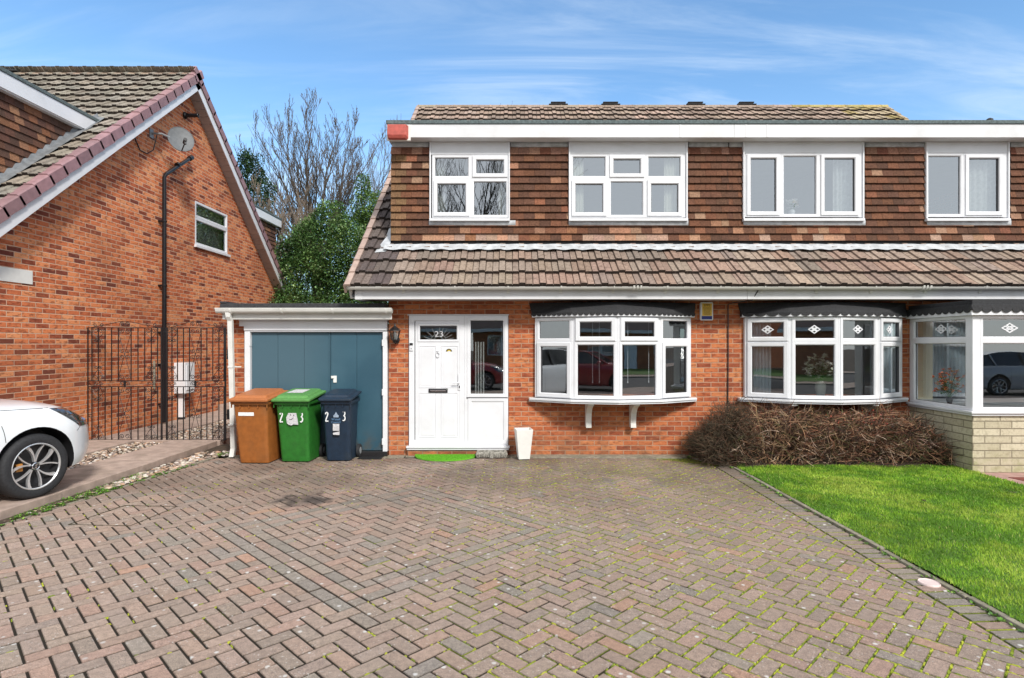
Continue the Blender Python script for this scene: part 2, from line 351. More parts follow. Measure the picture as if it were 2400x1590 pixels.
def paver_mat():
    k = NT('block_paver'); P = k.sep(k.pos()); base = k.attr()
    v = k.ss(k.noise(240, 3), .25, .75, .45, 1.55); c = k.mix(1.0, base, k.comb(v, v, v), 'MULTIPLY')
    v2 = k.ss(k.noise(28, 5), .25, .75, .82, 1.18); c = k.mix(1.0, c, k.comb(v2, v2, v2), 'MULTIPLY')
    # pale lichen spots
    vo = k.n('ShaderNodeTexVoronoi'); vo.inputs['Scale'].default_value = 9.0; k.l(k.pos(), vo.inputs['Vector'])
    sp = k.math('MULTIPLY', k.ss(k.math('ADD', vo.outputs['Distance'], k.math('MULTIPLY', k.noise(60, 3), .10)), .20, .13), k.ss(k.noise(1.7, 3), .28, .48))
    vo2 = k.n('ShaderNodeTexVoronoi'); vo2.inputs['Scale'].default_value = 38.0; k.l(k.pos(), vo2.inputs['Vector'])
    sp2 = k.math('MULTIPLY', k.ss(vo2.outputs['Distance'], .20, .12), k.ss(k.noise(2.3, 4), .40, .60))
    c = k.mix(k.math('MULTIPLY', k.math('MAXIMUM', sp, k.math('MULTIPLY', sp2, .7)), .9), c, (.52, .51, .49))
    # algae film on the damp side, darker patches towards the house
    al = k.math('MULTIPLY', k.math('MULTIPLY', k.ss(P[0], -.3, 2.3), k.ss(k.noise(1.1, 5), .45, .68)), k.ss(P[1], 6.0, 7.6))
    c = k.mix(k.math('MULTIPLY', al, .45), c, (.12, .13, .025))
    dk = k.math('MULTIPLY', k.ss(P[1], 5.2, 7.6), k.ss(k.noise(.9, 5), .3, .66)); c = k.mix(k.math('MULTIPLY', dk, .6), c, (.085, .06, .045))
    # oil stain
    ex = k.math('MULTIPLY', k.math('SUBTRACT', P[0], -2.25), 1.0); ey = k.math('MULTIPLY', k.math('SUBTRACT', P[1], 6.45), 1.25)
    r = k.math('SQRT', k.math('ADD', k.math('MULTIPLY', ex, ex), k.math('MULTIPLY', ey, ey)))
    r = k.math('ADD', r, k.math('MULTIPLY', k.math('SUBTRACT', k.noise(4.5, 4), .5), 1.1)); c = k.mix(k.math('MULTIPLY', k.ss(r, .42, .12), .8), c, (.022, .018, .018))
    k.l(c, k.b.inputs['Base Color']); k.l(k.ss(k.noise(3, 3), .3, .7, .62, .85), k.b.inputs['Roughness']); k.b.inputs['Specular IOR Level'].default_value = .35
    k.bump(k.noise(260, 4), .5, .006); return k.m
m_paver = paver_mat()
def joint_mat():
    k = NT('paver_joint'); P = k.sep(k.pos())
    moss = k.math('ADD', k.math('MULTIPLY', k.ss(P[0], -.9, 2.6), .42), k.math('MULTIPLY', k.ss(P[0], -2.5, -5), .10)); moss = k.math('ADD', moss, k.math('MULTIPLY', k.noise(2.3, 4), .9))
    moss = k.ss(moss, .52, .86); fine = k.ss(k.noise(45, 4), .3, .62)
    c = k.mix(k.math('MULTIPLY', moss, fine), (.016, .011, .006), k.mix(k.noise(30, 3), (.10, .14, .008), (.27, .30, .02)))
    k.l(c, k.b.inputs['Base Color']); k.b.inputs['Roughness'].default_value = .95; k.bump(k.noise(120, 5), 1, .01); return k.m
m_joint = joint_mat()
m_moss = mat('moss', (1, 1, 1), .9, .3, 60, attr=True, bump=.8, bscale=150)
m_pink = mat('pink_paving', (.36, .22, .19), .85, .2, 9, bump=.4)
def carpaint(name, c): return mat(name, c, .28, .01, 2, coat=.9, spec=.5)
m_car = carpaint('white_car_paint', (.72, .76, .80)); m_carred = carpaint('red_car_paint', (.30, .008, .015)); m_carsil = carpaint('silver_car_paint', (.33, .35, .37))
m_carglass = mat('car_glass', (.012, .014, .016), .04, .0, 1, spec=.9)
m_chrome = mat('chrome', (.75, .77, .80), .12, .02, 1, metal=1)
m_alloy = mat('machined_alloy', (.70, .71, .73), .28, .02, 1, metal=.7)
m_trim = mat('black_trim', (.015, .015, .017), .5, .1)
m_lens = mat('headlight_glass', (.045, .048, .052), .06, .1, 30, spec=1, coat=1)
m_amber = mat('caliper', (.40, .17, .03), .5, .1)
# ================================================================ SETTING
random.seed(11)
YF = 9.03          # front wall plane of the house
mb = MB(); mb.poly([(-260, -120, -.06), (260, -120, -.06), (260, 400, -.06), (-260, 400, -.06)])
g = link_mesh('ground', mb, m_soil); struct(g)
# --- block paved driveway: every block a small chamfered block, 45 degree herringbone with a diamond inlay
PW = .107; GAP = .0115; CH = .0035
DC = (-1.11, 5.42)        # centre of the inlaid diamond
R2 = sqrt(.5)
def uv2w(u, v): return (DC[0]+(u-v)*R2, DC[1]+(u+v)*R2)
def left_edge(y): return -4.87+max(0, min(1, (y-5.2)/3.5))*.40
def clip(poly, a, b, c):  # keep a*x+b*y<=c
    out = []
    for i in range(len(poly)):
        p, q = poly[i], poly[(i+1) % len(poly)]; dp = a*p[0]+b*p[1]-c; dq = a*q[0]+b*q[1]-c
        if dp <= 0: out.append(p)
        if dp*dq < 0: t = dp/(dp-dq); out.append((p[0]+(q[0]-p[0])*t, p[1]+(q[1]-p[1])*t))
    return out
pmb = MB()
PINKS = [(.230, .180, .152), (.222, .176, .150), (.238, .180, .150), (.212, .172, .148), (.244, .190, .162), (.246, .178, .150), (.206, .170, .148), (.228, .184, .158)]
GREYS = [(.186, .168, .150), (.196, .176, .156), (.176, .162, .146), (.204, .18, .158)]
def paver(poly, colr, clipit=True):
    if clipit:
        poly = clip(poly, 1, 0, 2.845); poly = clip(poly, 0, 1, 8.80)
        if len(poly) >= 3: poly = clip(poly, -1, .40/3.5, 4.87+5.2*.40/3.5) if max(p[1] for p in poly) > 5.2 else clip(poly, -1, 0, 4.87)
        # corner cut by the shrub bed
        if len(poly) >= 3: poly = clip(poly, .72, 1, .72*2.845+8.25)
    if len(poly) < 3: return
    ar = .5*sum(poly[i][0]*poly[(i+1) % len(poly)][1]-poly[(i+1) % len(poly)][0]*poly[i][1] for i in range(len(poly)))
    if abs(ar) < 6e-4: return
    if ar < 0: poly = poly[::-1]
    cx = sum(p[0] for p in poly)/len(poly); cy = sum(p[1] for p in poly)/len(poly)
    h = random.gauss(0, .0011); tx, ty = random.gauss(0, .006), random.gauss(0, .006)
    def inset(dist):
        n = len(poly); out = []
        for i in range(n):
            p0, p1, p2 = poly[i-1], poly[i], poly[(i+1) % n]
            e1 = Vector((p1[0]-p0[0], p1[1]-p0[1])); e2 = Vector((p2[0]-p1[0], p2[1]-p1[1]))
            if e1.length < 1e-6 or e2.length < 1e-6: out.append(p1); continue
            e1.normalize(); e2.normalize(); n1 = Vector((-e1.y, e1.x)); n2 = Vector((-e2.y, e2.x)); b = n1+n2
            if b.length < .2: b = n1
            b.normalize(); s_ = dist/max(.45, b.dot(n1)); out.append((p1[0]+b.x*s_, p1[1]+b.y*s_))
        return out
    o1 = inset(GAP/2+random.uniform(0, .001)); o2 = inset(GAP/2+CH)
    z = lambda p: h+(p[0]-cx)*tx+(p[1]-cy)*ty
    A = [(p[0], p[1], -.016) for p in o1]; B = [(p[0], p[1], z(p)-.005) for p in o1]; C2 = [(p[0], p[1], z(p)) for p in o2]
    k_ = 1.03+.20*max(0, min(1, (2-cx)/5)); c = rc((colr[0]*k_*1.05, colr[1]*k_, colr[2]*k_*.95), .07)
    mz = max(0, min(1, (cx+1.5)/3.0))*(.35+1.3*(mnoise.noise(Vector((cx*1.3, cy*1.3, 3)))*.5+.5))+(.25 if cy > 6.8 and cx > -.5 else 0)
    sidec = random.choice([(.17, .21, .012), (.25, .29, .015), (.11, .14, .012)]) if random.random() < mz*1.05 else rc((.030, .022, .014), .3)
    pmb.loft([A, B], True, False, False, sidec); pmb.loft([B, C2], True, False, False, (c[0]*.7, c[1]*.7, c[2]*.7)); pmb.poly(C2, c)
HALF = 10.5; RI = HALF*PW; RO = RI+3*PW     # inner/outer half-size of the inlay band (in grid units of PW)
def zone(i, j):   # centre of the cell relative to the diamond centre
    m = max(abs(i+.5), abs(j+.5))
    return 'in' if m < 8 else ('band' if m < 11 else 'out')
N = 70
def cell_ok(i, j): return zone(i, j) != 'band'
def outside(i, j, w=1, h=1):
    x, y = uv2w((i+w/2)*PW, (j+h/2)*PW); return x < -5.2 or x > 3.2 or y < -1.4 or y > 9.2
def pcol(x, y):
    c = random.choice(PINKS)
    if random.random() < .05: c = random.choice(GREYS)
    if random.random() < .02: c = (.27, .18, .137)
    return c
for i in range(-N, N):
    for j in range(-N, N):
        m = (i-j) % 4
        if m == 0: cells = [(i, j), (i+1, j)]
        elif m == 3: cells = [(i, j), (i, j+1)]
        else: continue
        if outside(i, j): continue
        zs = [zone(*c) for c in cells]
        groups = []
        if zs[0] == zs[1] and zs[0] != 'band': groups = [cells]
        else: groups = [[c] for c, zz in zip(cells, zs) if zz != 'band']
        for gset in groups:
            a0 = min(c[0] for c in gset); a1 = max(c[0] for c in gset)+1; b0 = min(c[1] for c in gset); b1 = max(c[1] for c in gset)+1
            p = [uv2w(a0*PW, b0*PW), uv2w(a1*PW, b0*PW), uv2w(a1*PW, b1*PW), uv2w(a0*PW, b1*PW)]
            paver(p, pcol(0, 0))
for ring_i, lo in enumerate((8, 9, 10)):       # three stretcher courses round the diamond
    hi = lo+1
    for side in range(4):
        t = -hi + (0 if ring_i != 1 else 0); start = -hi+(ring_i == 1)*1
        segs = []; a = -hi
        if ring_i == 1: segs.append((a, a+1)); a += 1
        while a < lo: b = min(a+2, lo); segs.append((a, b)); a = b
        for (a, b) in segs:
            q = [(a, lo), (b, lo), (b, hi), (a, hi)]
            q = [[(x, y), (y, -x), (-x, -y), (-y, x)][side] for x, y in q]
            col_ = random.choice(GREYS) if ring_i != 1 else random.choice(PINKS)
            paver([uv2w(x*PW, y*PW) for x, y in q], col_)
# soldier course along the lawn edge
y = -1.4
while y < 8.2:
    poly = [(2.852, y), (3.055, y+.012), (3.055, y+PW-.009+.012), (2.852, y+PW-.009)]
    paver(poly, random.choice(PINKS+GREYS*3), False); y += PW
# herringbone continues right up to it; straight header course near the wall
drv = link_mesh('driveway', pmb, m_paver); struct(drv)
mb = MB(); mb.poly([(-4.89, -1.5, -.0105), (3.06, -1.5, -.0105), (3.06, 8.1, -.0105), (2.6, 9.02, -.0105), (-4.3, 9.02, -.0105), (-4.47, 8.7, -.0105), (-4.89, 5.2, -.0105)])
jb = link_mesh('paving_bed', mb, m_joint); struct(jb)
mm = MB()      # cushions of moss standing in the joints of the damp side
for _ in range(100000):
    i, j = random.randint(-45, 60), random.randint(-60, 30)
    a, b = (i*PW, j*PW) if True else 0
    if random.random() < .5: u, v = i*PW+random.uniform(-.003, .003), (j+random.random())*PW; hor = False
    else: u, v = (i+random.random())*PW, j*PW+random.uniform(-.003, .003); hor = True
    ii, jj = math.floor(u/PW), math.floor(v/PW)
    # keep only real joints: the joint must separate two different blocks
    def bid(i, j):
        m = (i-j) % 4
        return (i, j, 0) if m == 0 else (i-1, j, 0) if m == 1 else (i, j, 1) if m == 3 else (i, j-1, 1)
    if hor: same = bid(ii, j) == bid(ii, j-1)
    else: same = bid(i, jj) == bid(i-1, jj)
    if same: continue
    x, y = uv2w(u, v)
    if not (-4.8 < x < 2.84 and .9 < y < 8.7): continue
    if x*.72+y > .72*2.845+8.25: continue
    pr = max(0, min(1, (x+1.3)/3.2))**1.3*1.5; nn = mnoise.noise(Vector((x*.9, y*.9, 3)))*.5+.5
    if y > 6.8: pr += .15
    if x < -1.5: pr = max(pr, .035)
    if random.random() > pr*(nn*1.9-.15): continue
    r = random.uniform(.0038, .0072)*(1+.7*max(0, min(1, (x-1.5)/1.2))*(y < 6)); L = random.uniform(.008, .028)
    dx, dy = ((R2, R2) if hor else (-R2, R2)); c = random.choice([(.20, .25, .012), (.30, .35, .02), (.13, .18, .012), (.38, .40, .03)])
    nxx, nyy = -dy, dx; base = []
    pts = [(L, 0), (L*.6, r), (-L*.6, r), (-L, 0), (-L*.6, -r), (L*.6, -r)]
    b0 = [mm.vert((x+dx*p+nxx*q, y+dy*p+nyy*q, -.0102)) for p, q in pts]; zt = random.uniform(-.004, .0015)
    b1 = [mm.vert((x+dx*p*.6+nxx*q*.6, y+dy*p*.6+nyy*q*.6, zt)) for p, q in pts]
    for k_ in range(6): mm.face((b0[k_], b0[(k_+1) % 6], b1[(k_+1) % 6], b1[k_]), c)
    mm.face(b1, c)
o = link_mesh('moss', mm, m_moss); stuff(o, 'yellow green moss growing in the joints of the block paving', 'moss')
# --- kerbs
mb = MB(); y = -1.5
while y < 8.0:
    l = .91; wob = random.uniform(-.006, .006); hh = random.uniform(.012, .024)
    mb.prism([(3.062+wob, y), (3.112+wob, y), (3.112, min(8.05, y+l-.012)), (3.062, min(8.05, y+l-.012))], -.06, hh); y += l
mb.prism([(3.062, 8.055), (3.112, 8.055), (3.06, 8.30), (2.93, 8.62), (2.76, 8.83), (2.70, 8.79), (2.87, 8.58), (3.0, 8.30)], -.06, .014)
o = fixn(link_mesh('kerb', mb, m_kerb, bevel=.008)); struct(o)
mb = MB(); y = -1.5
while y < 8.9:
    l = .9; e0, e1 = left_edge(y), left_edge(min(8.95, y+l-.01)); mb.prism([(e0-.055, y), (e0-.006, y), (e1-.006, min(8.95, y+l-.01)), (e1-.055, min(8.95, y+l-.01))], -.06, random.uniform(.004, .014)); y += l
o = fixn(link_mesh('kerb', mb, m_kerb, bevel=.008)); struct(o)
# strip of mortar haunching against the house
mb = MB(); mb.prism([(-.02, 8.81), (2.55, 8.81), (2.72, 8.88), (2.8, 9.03), (-.02, 9.03)], -.03, .012); mb.prism([(-1.62, 8.9), (-.02, 8.9), (-.02, 9.03), (-1.62, 9.03)], -.03, .003)
mb.prism([(-4.3, 8.81), (-1.64, 8.81), (-1.64, 9.03), (-4.3, 9.03)], -.03, .001)
o = fixn(link_mesh('haunching', mb, m_kerb)); struct(o)
# --- neighbour's drive on the left, one step higher
mb = MB(); ZC = .10
def slab(p): mb.prism(p, -.06, ZC+random.uniform(-.003, .003))
ys = [-1.5, 1.2, 3.4, 5.05, 6.42, 8.2, 9.80]
for a, b in zip(ys, ys[1:]): slab([(-5.72, a+.006), (-4.95, a+.006), (-4.93, b-.006), (-5.72, b-.006)]); slab([(-7.15, a+.006), (-6.32, a+.006), (-6.32, b-.006), (-7.15, b-.006)])
slab([(-7.15, 9.81), (-6.20, 9.81), (-6.20, 19), (-7.15, 19)]); slab([(-6.19, 9.81), (-4.9, 9.81), (-4.9, 9.98), (-6.19, 9.98)])
slab([(-5.2, 9.99), (-4.9, 9.99), (-4.9, 19), (-5.2, 19)])
o = fixn(link_mesh('concrete_drive', mb, m_concrete, bevel=.01)); struct(o)
mb = MB(); mb.prism([(-6.19, 12.6), (-5.21, 12.6), (-5.21, 19), (-6.19, 19)], .02, .22); mb.prism([(-7.14, 14.2), (-6.2, 14.2), (-6.2, 19), (-7.14, 19)], .08, .24)
o = fixn(link_mesh('concrete_step', mb, m_concrete, bevel=.012)); struct(o)
mb = MB(); mb.box(-6.32, -5.72, -1.5, 9.8, -.05, .065); mb.box(-6.2, -5.2, 9.99, 12.6, -.05, .065); mb.poly([(-4.93, -1.5, .01), (-4.90, -1.5, .005), (-4.88, 5.2, .0), (-4.50, 8.7, .0), (-4.31, 9.9, .0), (-4.89, 9.9, .02), (-4.93, 5, .02)])
o = link_mesh('soil_strip', mb, m_soil); struct(o)
def stone(mb, x, y, z, s, c):
    n = 6; r = [s*random.uniform(.7, 1.15) for _ in range(n)]; a0 = random.uniform(0, 6)
    fl = random.uniform(.35, .7); k1, k2 = random.uniform(.6, 1), random.uniform(0, 3.1)
    L = []
    for h, q in ((-.4, .8), (.15, 1), (.75, .62)):
        L.append([(x+cos(a0+2*pi*i/n)*r[i]*q, y+sin(a0+2*pi*i/n)*r[i]*q*k1, z+h*s*fl) for i in range(n)])
    mb.loft(L, True, False, True, c)
mb = MB(); SC = [(.42, .33, .25), (.33, .24, .18), (.50, .44, .37), (.26, .19, .15), (.38, .24, .16), (.56, .52, .47), (.22, .18, .16)]
for _ in range(1700):
    x, y = random.uniform(-6.32, -5.70), random.uniform(4.6, 9.8); stone(mb, x, y, .07, random.uniform(.010, .030), rc(random.choice(SC), .2))
for _ in range(1500): stone(mb, random.uniform(-6.2, -5.2), random.uniform(9.95, 12.6), .07, random.uniform(.012, .034), rc(random.choice(SC), .2))
for _ in range(420):
    y = random.uniform(6.9, 9.3); x = random.uniform(-4.89, left_edge(y)-.06 if y < 8.8 else -4.36); stone(mb, x, y, .012, random.uniform(.010, .042), rc(random.choice(SC), .2))
for _ in range(260):
    y = random.uniform(4.3, 7); x = random.uniform(-4.9, left_edge(y)-.05); stone(mb, x, y, .01, random.uniform(.008, .022), rc(random.choice(SC), .25))
o = link_mesh('gravel', mb, m_stonebit); stuff(o, 'loose stones and gravel beside and between the concrete tracks', 'gravel')
# weeds in the narrow strip and at the bed corner
def leafq(mb, p, L, w, d, up, c):
    d = Vector(d).normalized(); s_ = d.cross(Vector(up))
    if s_.length < 1e-4: s_ = d.cross(Vector((1, 0, 0)))
    s_.normalize(); n = s_.cross(d); p = Vector(p)
    a = mb.vert(p); b = mb.vert(p+d*L*.5+s_*w*.5+n*L*.06); e = mb.vert(p+d*L); f_ = mb.vert(p+d*L*.5-s_*w*.5+n*L*.06)
    mb.face((a, b, e), c); mb.face((a, e, f_), c)
mb = MB()
def weed(x, y, z, s, cs):
    for _ in range(random.randint(7, 14)):
        a = random.uniform(0, 6.3); e = random.uniform(.2, 1.2); q = random.uniform(0, s)
        leafq(mb, (x+cos(a)*q, y+sin(a)*q, z+random.uniform(0, s*.5)), random.uniform(.012, .032), random.uniform(.010, .022), (cos(a), sin(a), e), (0, 0, 1), rc(random.choice(cs), .25))
GR = [(.08, .20, .02), (.13, .28, .03), (.06, .14, .02), (.20, .33, .05)]
for _ in range(700):
    y = random.uniform(4.2, 7.9); x = random.uniform(-4.93, left_edge(y)-.03)
    if mnoise.noise(Vector((x*3, y*2.2, 0))) > -.05: weed(x, y, .0, random.uniform(.012, .035), GR)
for _ in range(90):
    y = random.uniform(4.2, 8.3); weed(left_edge(y)-random.uniform(-.03, .02), y, 0, .012, GR)
for _ in range(160):
    y = random.uniform(2.5, 8.2)
    if random.random() < .7: weed(3.06+random.uniform(-.04, .06), y, 0, .012, GR)
for x, y, s in ((2.66, 8.76, .05), (2.80, 8.74, .07), (2.93, 8.68, .08), (3.02, 8.5, .06), (-4.42, 9.0, .06), (-4.45, 8.9, .05), (-5.75, 7.7, .05), (-5.78, 8.5, .04), (3.2, 8.15, .07), (4.9, 8.12, .08), (5.0, 8.2, .08)):
    for _ in range(5): weed(x+random.uniform(-.05, .05), y+random.uniform(-.04, .04), .01, s, GR)
o = link_mesh('weeds', mb, m_leafm); stuff(o, 'small green weeds along the edges of the paving', 'weeds')
# --- lawn
mb = MB(); nx, ny = 40, 60
def lz(x, y): return .012+.012*mnoise.noise(Vector((x*1.3, y*1.3, 5)))+.01
def lawn_back(x): return 8.14+.06*mnoise.noise(Vector((x*2, 0, 2)))
V = [[mb.vert((3.11+(6.14-3.11)*i/nx, -1.5+(8.14+1.5)*j/ny, lz(3.11+(6.14-3.11)*i/nx, -1.5+9.64*j/ny))) for j in range(ny+1)] for i in range(nx+1)]
for i in range(nx):
    for j in range(ny): mb.face((V[i][j], V[i+1][j], V[i+1][j+1], V[i][j+1]))
m_turf = mat('turf', (.06, .13, .012), .95, .4, 20, bump=.6)
o = link_mesh('lawn', mb, m_turf); struct(o)
mb = MB(); rg = random.Random(5)
GC = [(.11, .24, .02), (.16, .32, .025), (.22, .38, .03), (.30, .45, .045), (.37, .48, .07), (.42, .42, .14)]
cnt = 0
while cnt < 190000:
    # denser near the camera edge in view, evenly spread
    x = rg.uniform(3.10, 6.16); y = 3.0+rg.random()**1.25*5.25 if rg.random() < .9 else rg.uniform(-1.4, 3.2)
    if y > lawn_back(x) or (x > 6.08 and rg.random() < .4): continue
    cnt += 1
    nn = mnoise.noise(Vector((x*1.1, y*1.1, 0))); n2_ = mnoise.noise(Vector((x*5, y*5, 9)))
    h = rg.uniform(.014, .032)*(1+.35*n2_); a = rg.uniform(0, 6.283); ln = rg.uniform(.004, .026); w = rg.uniform(.0018, .0036)*(1+max(0, y-4)*.22)
    q = max(0, min(4.99, 2.2+nn*4.2+n2_*3.0+rg.gauss(0, .9))); c = GC[int(q)]
    if rg.random() < .03: c = GC[5]
    z = lz(x, y)-.004; ca, sa = cos(a), sin(a)
    i0 = len(mb.v); mb.v += [(x-sa*w, y+ca*w, z), (x+sa*w, y-ca*w, z), (x+ca*ln, y+sa*ln, z+h)]
    k_ = rg.uniform(.8, 1.2); mb.f.append((i0, i0+1, i0+2)); mb.c.append((c[0]*k_, c[1]*k_, c[2]*k_)); mb.m.append(0); mb.smooth.append(False)
o = link_mesh('grass', mb, m_grass); stuff(o, 'short bright green grass of the front lawn', 'grass')
mb = MB()
for x, y in ((4.4, 6.2), (4.75, 5.3), (5.2, 4.6), (3.9, 7.3), (5.6, 6.6)):
    for _ in range(3): leafq(mb, (x+random.uniform(-.05, .05), y+random.uniform(-.05, .05), .045), .045, .03, (random.uniform(-1, 1), random.uniform(-1, 1), .2), (0, 0, 1), (.07, .045, .03))
o = link_mesh('fallen_leaves', mb, m_leafm); stuff(o, 'a few brown dead leaves lying on the lawn', 'leaves')
# bed soil, right hand paved area, road and pavement behind the photographer
mb = MB(); mb.prism([(2.72, 8.85), (2.9, 8.66), (3.06, 8.3), (3.10, 8.06), (6.12, 8.06), (6.12, 9.04), (2.72, 9.04)], -.03, .022); o = fixn(link_mesh('flower_bed', mb, m_soil)); struct(o)
mb = MB(); mb.box(6.15, 9.2, -1.5, 9.03, -.05, .004); struct(link_mesh('path', mb, m_pink))
mb = MB(); mb.prism([(6.36, 7.50), (6.44, 7.02), (9.1, 7.02), (9.1, 7.50)], .0, .010); struct(fixn(link_mesh('path_inlay', mb, mat('red_paving', (.16, .035, .025), .85, .3, 30))))
mb = MB(); mb.box(-60, 60, -3.5, -1.5, -.05, -.004); struct(link_mesh('pavement', mb, m_concrete))
mb = MB(); mb.box(-60, 60, -9.5, -3.6, -.055, -.03); struct(link_mesh('road', mb, m_asphalt))
mb = MB(); mb.box(-60, 60, -11.4, -9.6, -.05, .0); struct(link_mesh('pavement', mb, m_concrete))
mb = MB(); mb.box(-60, 60, -3.6, -3.5, -.06, .0); mb.box(-60, 60, -9.6, -9.5, -.06, .03); struct(link_mesh('kerb', mb, m_kerb))
mb = MB(); mb.box(-30, 30, -18, -11.45, -.05, .01); struct(link_mesh('verge', mb, m_turf))
mb = MB(); mb.box(-40, 40, 19.2, 60, -.05, .02); struct(link_mesh('back_gardens', mb, m_turf))

# ================================================================ HOUSES
def roof_tiles(mb, x0, x1, ye, ze, t, n, c, s=1, skip=None, colf=None, w=.297, zig=.026):
    """interlocking ribbed tiles; s=1 rises toward +Y"""
    L = sqrt(1+t*t); cy, cz = 1/L, t/L
    prof = [(0, -.016), (.025, .006), (.285, .006), (.315, -.010), (.345, zig), (.62, zig), (.65, -.010), (.68, .006), (.975, .006), (1.0, -.016)]
    ncol = int(math.ceil((x1-x0)/w))
    for r in range(n):
        d0, d1 = r*c-.012, (r+1)*c+.03
        for q in range(ncol):
            xa = x0+q*w; xb = min(xa+w, x1)
            if xb-xa < .02: continue
            dm = (r+.5)*c; Ym = ye+s*dm*cy
            if skip and skip((xa+xb)/2, Ym): continue
            col = colf((xa+xb)/2, Ym, r) if colf else (.3, .25, .2)
            jz = random.uniform(-.002, .003); lo = []; up = []; bt = []
            for f_, hgt in prof:
                x = xa+(xb-xa)*f_
                def P(d, nrm): return (x, ye+s*(d*cy-nrm*cz), ze+d*cz+nrm*cy)
                lo.append(mb.vert(P(d0, hgt+.056+jz))); up.append(mb.vert(P(d1, hgt+.002))); bt.append(mb.vert(P(d0+.004, hgt-.012)))
            for k_ in range(len(prof)-1):
                mb.face((lo[k_], lo[k_+1], up[k_+1], up[k_]) if s > 0 else (lo[k_+1], lo[k_], up[k_], up[k_+1]), col)
                mb.face((bt[k_], bt[k_+1], lo[k_+1], lo[k_]), (.05, .04, .035))  # front edge near-black: shadow line below each course put into the colour
def verge_caps(mb, x0, x1, ye, ze, t, n, c, s, colf, drop=.14, thick=.03):
    """one cap per course; x0 the outer face, x1 the inner edge of the top"""
    L = sqrt(1+t*t); cy, cz = 1/L, t/L
    for r in range(n):
        d0, d1 = r*c-.03, (r+1)*c+.012; col = colf(r)
        def ring(d, lift):
            def P(x, nn): return (x, ye+s*(d*cy-nn*cz), ze+d*cz+nn*cy)
            sg = 1 if x1 > x0 else -1
            return [P(x0, -drop+lift), P(x0, .03+lift), P(x0+sg*.02, .05+lift), P(x1, .052+lift), P(x1, .02+lift), P(x0+sg*thick, .02+lift), P(x0+sg*thick, -drop+lift)]
        mb.loft([ring(d0, .018), ring(d0+.05, .018), ring(d1, 0)], True, True, True, col)
def slope_board(mb, x0, x1, ye, ze, t, d0, d1, n0, n1, s=1, col=None):
    L = sqrt(1+t*t); cy, cz = 1/L, t/L
    def P(x, d, nn): return (x, ye+s*(d*cy-nn*cz), ze+d*cz+nn*cy)
    mb.loft([[P(x0, d, n0), P(x1, d, n0), P(x1, d, n1), P(x0, d, n1)] for d in (d0, d1)], True, True, True, col)
def ridge_tiles(mb, x0, x1, y, z, r, colf, l=.45):
    x = x0
    while x < x1-.05:
        xb = min(x+l, x1); L = []
        for xx, k_ in ((x, 1.05), (x+.02, 1.05), (x+.03, 1), (xb, 1)):
            L.append([(xx, y+cos(a)*r*k_, z+sin(a)*r*k_*.75) for a in [pi*i/10 for i in range(11)]])
        mb.loft(L, False, col=colf(x)); mb.face([mb.vert(p) for p in L[0]], colf(x)); mb.face([mb.vert(p) for p in L[-1]], colf(x)); x = xb
def wall_y(mb, y, x0, x1, z0, z1, holes, th=.10, s=1):
    """front wall in the plane Y=y with openings, reveals going back by th"""
    xs = sorted({x0, x1, *[h[0] for h in holes], *[h[1] for h in holes]}); zs = sorted({z0, z1, *[h[2] for h in holes], *[h[3] for h in holes]})
    xs = [x for x in xs if x0 <= x <= x1]; zs = [z for z in zs if z0 <= z <= z1]
    for a, b in zip(xs, xs[1:]):
        for c, d in zip(zs, zs[1:]):
            mx, mz = (a+b)/2, (c+d)/2
            if any(h[0] < mx < h[1] and h[2] < mz < h[3] for h in holes): continue
            mb.poly([(a, y, c), (b, y, c), (b, y, d), (a, y, d)])
    for h in holes:
        a, b, c, d = h; yb = y+s*th
        mb.poly([(a, y, c), (a, y, d), (a, yb, d), (a, yb, c)]); mb.poly([(b, y, c), (b, yb, c), (b, yb, d), (b, y, d)])
        mb.poly([(a, y, d), (b, y, d), (b, yb, d), (a, yb, d)]); mb.poly([(a, y, c), (a, yb, c), (b, yb, c), (b, y, c)])
FRP = lambda fw: [(0, -.03), (0, .028), (.003, .031), (fw-.012, .031), (fw, .020), (fw, -.03)]
SAP = [(.010, .0), (.010, .044), (.014, .048), (.060, .048), (.074, .036), (.074, .0)]
def window(parent, xf, cells, fw=.045, glass=None, label=None, name='window', gname='pane', sashin=.074):
    e = part_empty(name, parent, label); fr = MB(); fr.xf = xf; ga = MB(); ga.xf = xf
    for c in cells:
        u0, u1, z0, z1, op = c; fr.ring(u0, u1, z0, z1, FRP(fw))
        i = fw
        if op:
            sa = MB(); sa.xf = xf; sa.ring(u0+.012, u1-.012, z0+.012, z1-.012, [(.012, .0), (.012, .046), (.016, .050), (.060, .050), (.072, .038), (.072, .0)]); i = .012+.072
            fixn(link_mesh('sash', sa, m_upvc, e))
        g0 = .012; ga.ring(u0+i-.001, u1-i+.001, z0+i-.001, z1-i+.001, [(0, .003 if not op else .037), (.005, .003 if not op else .037), (.005, -.01)])
        p = MB(); p.xf = xf; dd = .005 if not op else .018
        p.poly([(u0+i+.001, -dd+.006, z0+i+.001), (u1-i-.001, -dd+.006, z0+i+.001), (u1-i-.001, -dd+.006, z1-i-.001), (u0+i+.001, -dd+.006, z1-i-.001)])
        link_mesh(gname, p, glass or m_glass, e)
    fixn(link_mesh('frame', fr, m_upvc, e)); link_mesh('gasket', ga, m_seal, e)
    return e
def xf_y(Y): return lambda p: (p[0], Y+p[1], p[2])
def xf_facet(O, du, n): return lambda p: (O[0]+du[0]*p[0]-n[0]*p[1], O[1]+du[1]*p[0]-n[1]*p[1], p[2])
